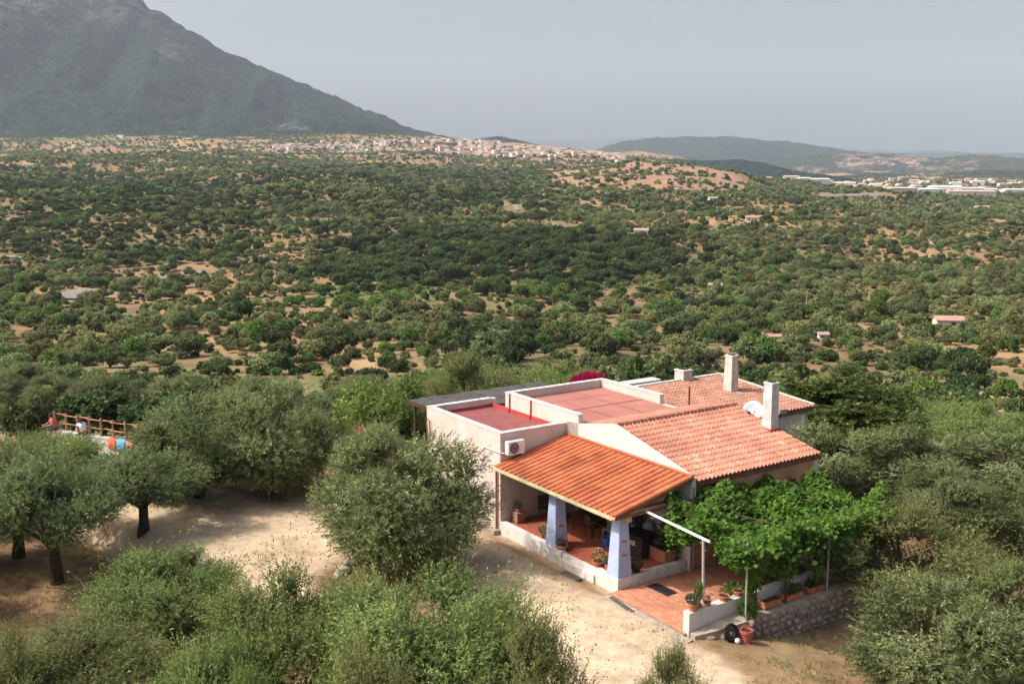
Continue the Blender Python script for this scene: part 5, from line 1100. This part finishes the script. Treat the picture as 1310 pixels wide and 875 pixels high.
if rest.v:
    me = bpy.data.meshes.new('town'); me.from_pydata(rest.v, [], rest.f)
    for m in (wallc, roofc, M['darkmetal']): me.materials.append(m)
    me.polygons.foreach_set('material_index', rest.m); nf = len(rest.f); per = len(hmesh[0].polygons)
    a = me.attributes.new('tint', 'FLOAT', 'FACE'); a.data.foreach_set('value', np.repeat(tg.random(nf//per+1), per)[:nf].astype(float))
    tag(link('town', me, kind='stuff'), 'upper part of the pale hill town below the mountain', 'town')
SH = [(995,229,26,9),(1012,231,20,8),(1048,236,22,8),(1078,238,34,12),(1096,239,26,10),(1120,239,26,10),(1140,244,34,14),(1152,247,30,12),(1178,243,42,10),(1188,247,30,9),(1208,245,34,10),(1232,248,40,11),(1240,250,50,14),(1262,247,30,8),(1300,249,34,12),(1170,233,22,9),(1182,235,24,8),(1250,236,22,9),(1268,235,16,8),(1110,234,20,8),(1295,238,18,8),(975,226,18,8),(1028,233,16,7),(1222,238,20,7),(1195,231,18,8)]
for i, (px_, py_, L_, W_) in enumerate(SH):
    p = at(px_, py_); mb = MB(); house_geo(mb, L_*1.15, W_*1.5, 5+(i % 3), 1.2, max(3, int(L_/6)), 1); o = mb.build('industrial_shed', [whitec, roofg, M['darkmetal']], None, (p.x, p.y, p.z), random.uniform(-.25, .15))
    w_ = 'far left of the industrial strip' if px_ < 1060 else ('middle of the industrial strip' if px_ < 1200 else 'right end of the industrial strip')
    tag(o, f'long pale industrial shed in the {w_} on the plain', 'shed', f'sheds in the {w_}')
ss = town_sites(60000, [(960,1310,226,244,228,250,.5), (1120,1310,218,232,222,236,.25), (880,940,196,200,196,200,.2)], 1500, 2900, 26)[:110]
for i, (x, y, z) in enumerate(ss): o = link('plain_house', hmesh[i % 8], None, None, (x, y, z-.3), tg.uniform(-.6, .6)); px_h = float(px_of(x, y, z)[0]); w_ = ('left of the industrial strip' if px_h < 1010 else 'at the left end of the industrial strip' if px_h < 1090 else 'in the middle of the industrial strip' if px_h < 1170 else 'right of the middle of the industrial strip' if px_h < 1240 else 'at the right edge of the picture'); tag(o, f'small house among the sheds {w_}', 'house', f'houses among the sheds {w_}')
FHS = [(1216,420,8.5,5,1.7,'long low farmhouse with a weathered pink roof in the trees at the right'), (915,373,5,4,1.8,'small orange-roofed hut on the slope behind the chimneys'), (962,285,9,6,3,'pale farmhouse beside a dark tree on the right slope'), (912,259,9,6,3.5,'pinkish farmhouse on the brown hillside'), (1256,269,17,7,3.5,'orange farm building on the far right slope'),
       (38,216,14,9,5,'white house at the left edge below the mountain'), (560,217,8,6,3,'tiny pale house on the ridge under the town'), (990,440,2.2,1.8,1.0,'small pale hut half hidden by olives right of the tall chimney'), (700,254,8,5,3,'pale house by the green field in the middle distance'), (870,243,7,5,3,'tiny white house below the brown hill'), (1052,437,2,1.8,1.0,'little grey hut in the olives left of the long pink-roofed farmhouse'),
       (155,176,24,12,6,'pale farm building among the fields at the mountain foot'), (250,177,18,10,5,'small farm building right of the pale field at the mountain foot'), (820,303,8,6,3,'grey stone hut in the middle of the dark wood')]
for px_, py_, L_, W_, h_, lb in FHS:
    p = at(px_, py_); o = empty('farm_building', (p.x, p.y, p.z+.6), random.uniform(-.35, .1), lb, 'farmhouse'); L_ *= .8; W_ *= .8; h_ *= .8; a, b = L_/2, W_/2; rh = W_*.16
    mb = MB(); mb.add([(-a,-b,-4),(a,-b,-4),(a,b,-4),(-a,b,-4),(-a,-b,h_),(a,-b,h_),(a,b,h_),(-a,b,h_),(-a,0,h_+rh),(a,0,h_+rh)], [(0,1,5,4),(1,2,6,9,5),(2,3,7,6),(3,0,4,8,7)]); mb.build('wall', wallc, o)
    MB().prism([(-b-.3, h_-.1), (0, h_+rh+.05), (b+.3, h_-.1), (b+.3, h_+.08), (0, h_+rh+.22), (-b-.3, h_+.08)], 'x', -a-.3, a+.3).build('roof', roofc, o)
    for k in range(max(1, int(L_/3.5))): x = -a+(k+.5)*L_/max(1, int(L_/3.5)); MB().box(x-.45, x+.45, -b-.05, -b-.003, h_*.3, h_*.3+min(1.2, h_*.4)).build('window', M['glass'], o)
for px_, py_, h_ in ((773,385,6),(1031,402,6)):
    p = at(px_, py_); o = empty('utility_pole', (p.x, p.y, p.z-.2), 0, 'thin utility pole standing among the trees on the slope', 'utility pole', 'utility poles on the slope'); MB().tube([(0,0,0),(0,0,h_)], [.09,.06], 6).build('pole', M['greymetal'], o); MB().box(-.7, .7, -.06, .06, h_-.5, h_-.36).build('crossarm', M['greymetal'], o)

# dry grass and weeds on the near ground
def tufts(name, n, fn_, m, L, lb):
    q = np.random.default_rng(hash(name) % 1000 if False else len(name)); X = q.uniform(-28, 26, n*6); Y = q.uniform(26, 62, n*6); k = fn_(X, Y, q); X, Y = X[k][:n], Y[k][:n]; Z = ground_z(X, Y)
    nb = 5; i = np.repeat(np.arange(len(X)), nb); N = len(i); P = np.stack([X[i]+q.normal(0, .05, N), Y[i]+q.normal(0, .05, N), Z[i]-.01], 1); Q = unit(np.stack([q.normal(0, .45, N), q.normal(0, .45, N), np.full(N, .8)], 1)); S = unit(np.cross(Q, q.normal(size=(N, 3))))
    me = quad_mesh(name, P, Q, S, L*q.uniform(.5, 1.3, N), np.full(N, .02), .5+q.normal(0, .25, N), m); tag(link(name, me, kind='stuff'), lb, 'grass')
def loc_(X, Y): return (X-OX)*UX+(Y-OY)*UY, (X-OX)*VX+(Y-OY)*VY
def f1(X, Y, q):
    ul, vl = loc_(X, Y); sd = seg_dist(X, Y, YARD); house = (ul > -4.9) & (ul < 14) & (vl > -.9) & (vl < 18)
    return (sd > 3.4) & ~house & (vnoise(X*.5, Y*.5, 3) > .42) & ~((X < -16) & (Y > 47))
def f2(X, Y, q):
    ul, vl = loc_(X, Y); a = (np.abs(vl+1.0) < .8) & (ul > -3.6) & (ul < 1.5) & (q.random(len(X)) < .25); b = (ul < -4.7) & (ul > -9) & (vl > -2.5) & (vl < 9) & (vnoise(X*.8, Y*.8, 9) > .5); c = (np.hypot(X+4.3, Y-36.3) < 2.6)
    return (a & (vnoise(X, Y, 19) > .55)) | b | c
tufts('dry_grass', 14000, f1, M['dry'], .16, 'dry straw-coloured grass round the yard and under the olives')
tufts('weeds_and_grass', 5000, f2, M['olive_pale'], .16, 'green weeds by the drive edge, below the stone wall and round the yard olive')

# gravel and small stones lying about
q = np.random.default_rng(61); n_ = 9000; X = q.uniform(-20, 14, n_); Y = q.uniform(27, 50, n_); ul, vl = loc_(X, Y); k = ~((ul > -4.9) & (ul < 14) & (vl > -.7)) & (vnoise(X*.7, Y*.7, 13) > .35); X, Y = X[k], Y[k]; Z = ground_z(X, Y); s = q.uniform(.012, .05, len(X))*(q.random(len(X))**2+.4)
oct_ = np.array([(1,0,0),(0,1,0),(-1,0,0),(0,-1,0),(0,0,1)]); V = (np.stack([X, Y, Z], 1)[:, None] + oct_[None]*q.uniform(.6, 1.3, (len(X), 5, 1))*s[:, None, None]).reshape(-1, 3); F = (np.arange(len(X))[:, None, None]*5 + np.array([(0,1,4),(1,2,4),(2,3,4),(3,0,4)])[None]).reshape(-1, 3)
me = bpy.data.meshes.new('gravel'); me.from_pydata(V.tolist(), [], F.tolist()); me.materials.append(M['stone']); a = me.attributes.new('tint', 'FLOAT', 'FACE'); a.data.foreach_set('value', np.repeat(q.random(len(X)), 4)); tag(link('gravel', me, kind='stuff'), 'small stones scattered over the dirt drive and yard', 'gravel')

# ------------------------------------------------------------ the air
hz = MB().box(-16500, 16500, -8000, 16500, HAZE_BOTTOM, 1650).mesh('haze', []); hm = bpy.data.materials.new('hazy_air'); hm.use_nodes = True; n = hm.node_tree.nodes; n.remove(n['Principled BSDF'])
pv = n.new('ShaderNodeVolumePrincipled'); pv.inputs['Color'].default_value = (.72,.85,1,1); pv.inputs['Density'].default_value = HAZE_D; pv.inputs['Anisotropy'].default_value = 0.0
hm.node_tree.links.new(pv.outputs[0], n['Material Output'].inputs['Volume']); hz.materials.append(hm); tag(link('haze', hz, kind='stuff'), 'thin pale summer haze in the valley air', 'haze')
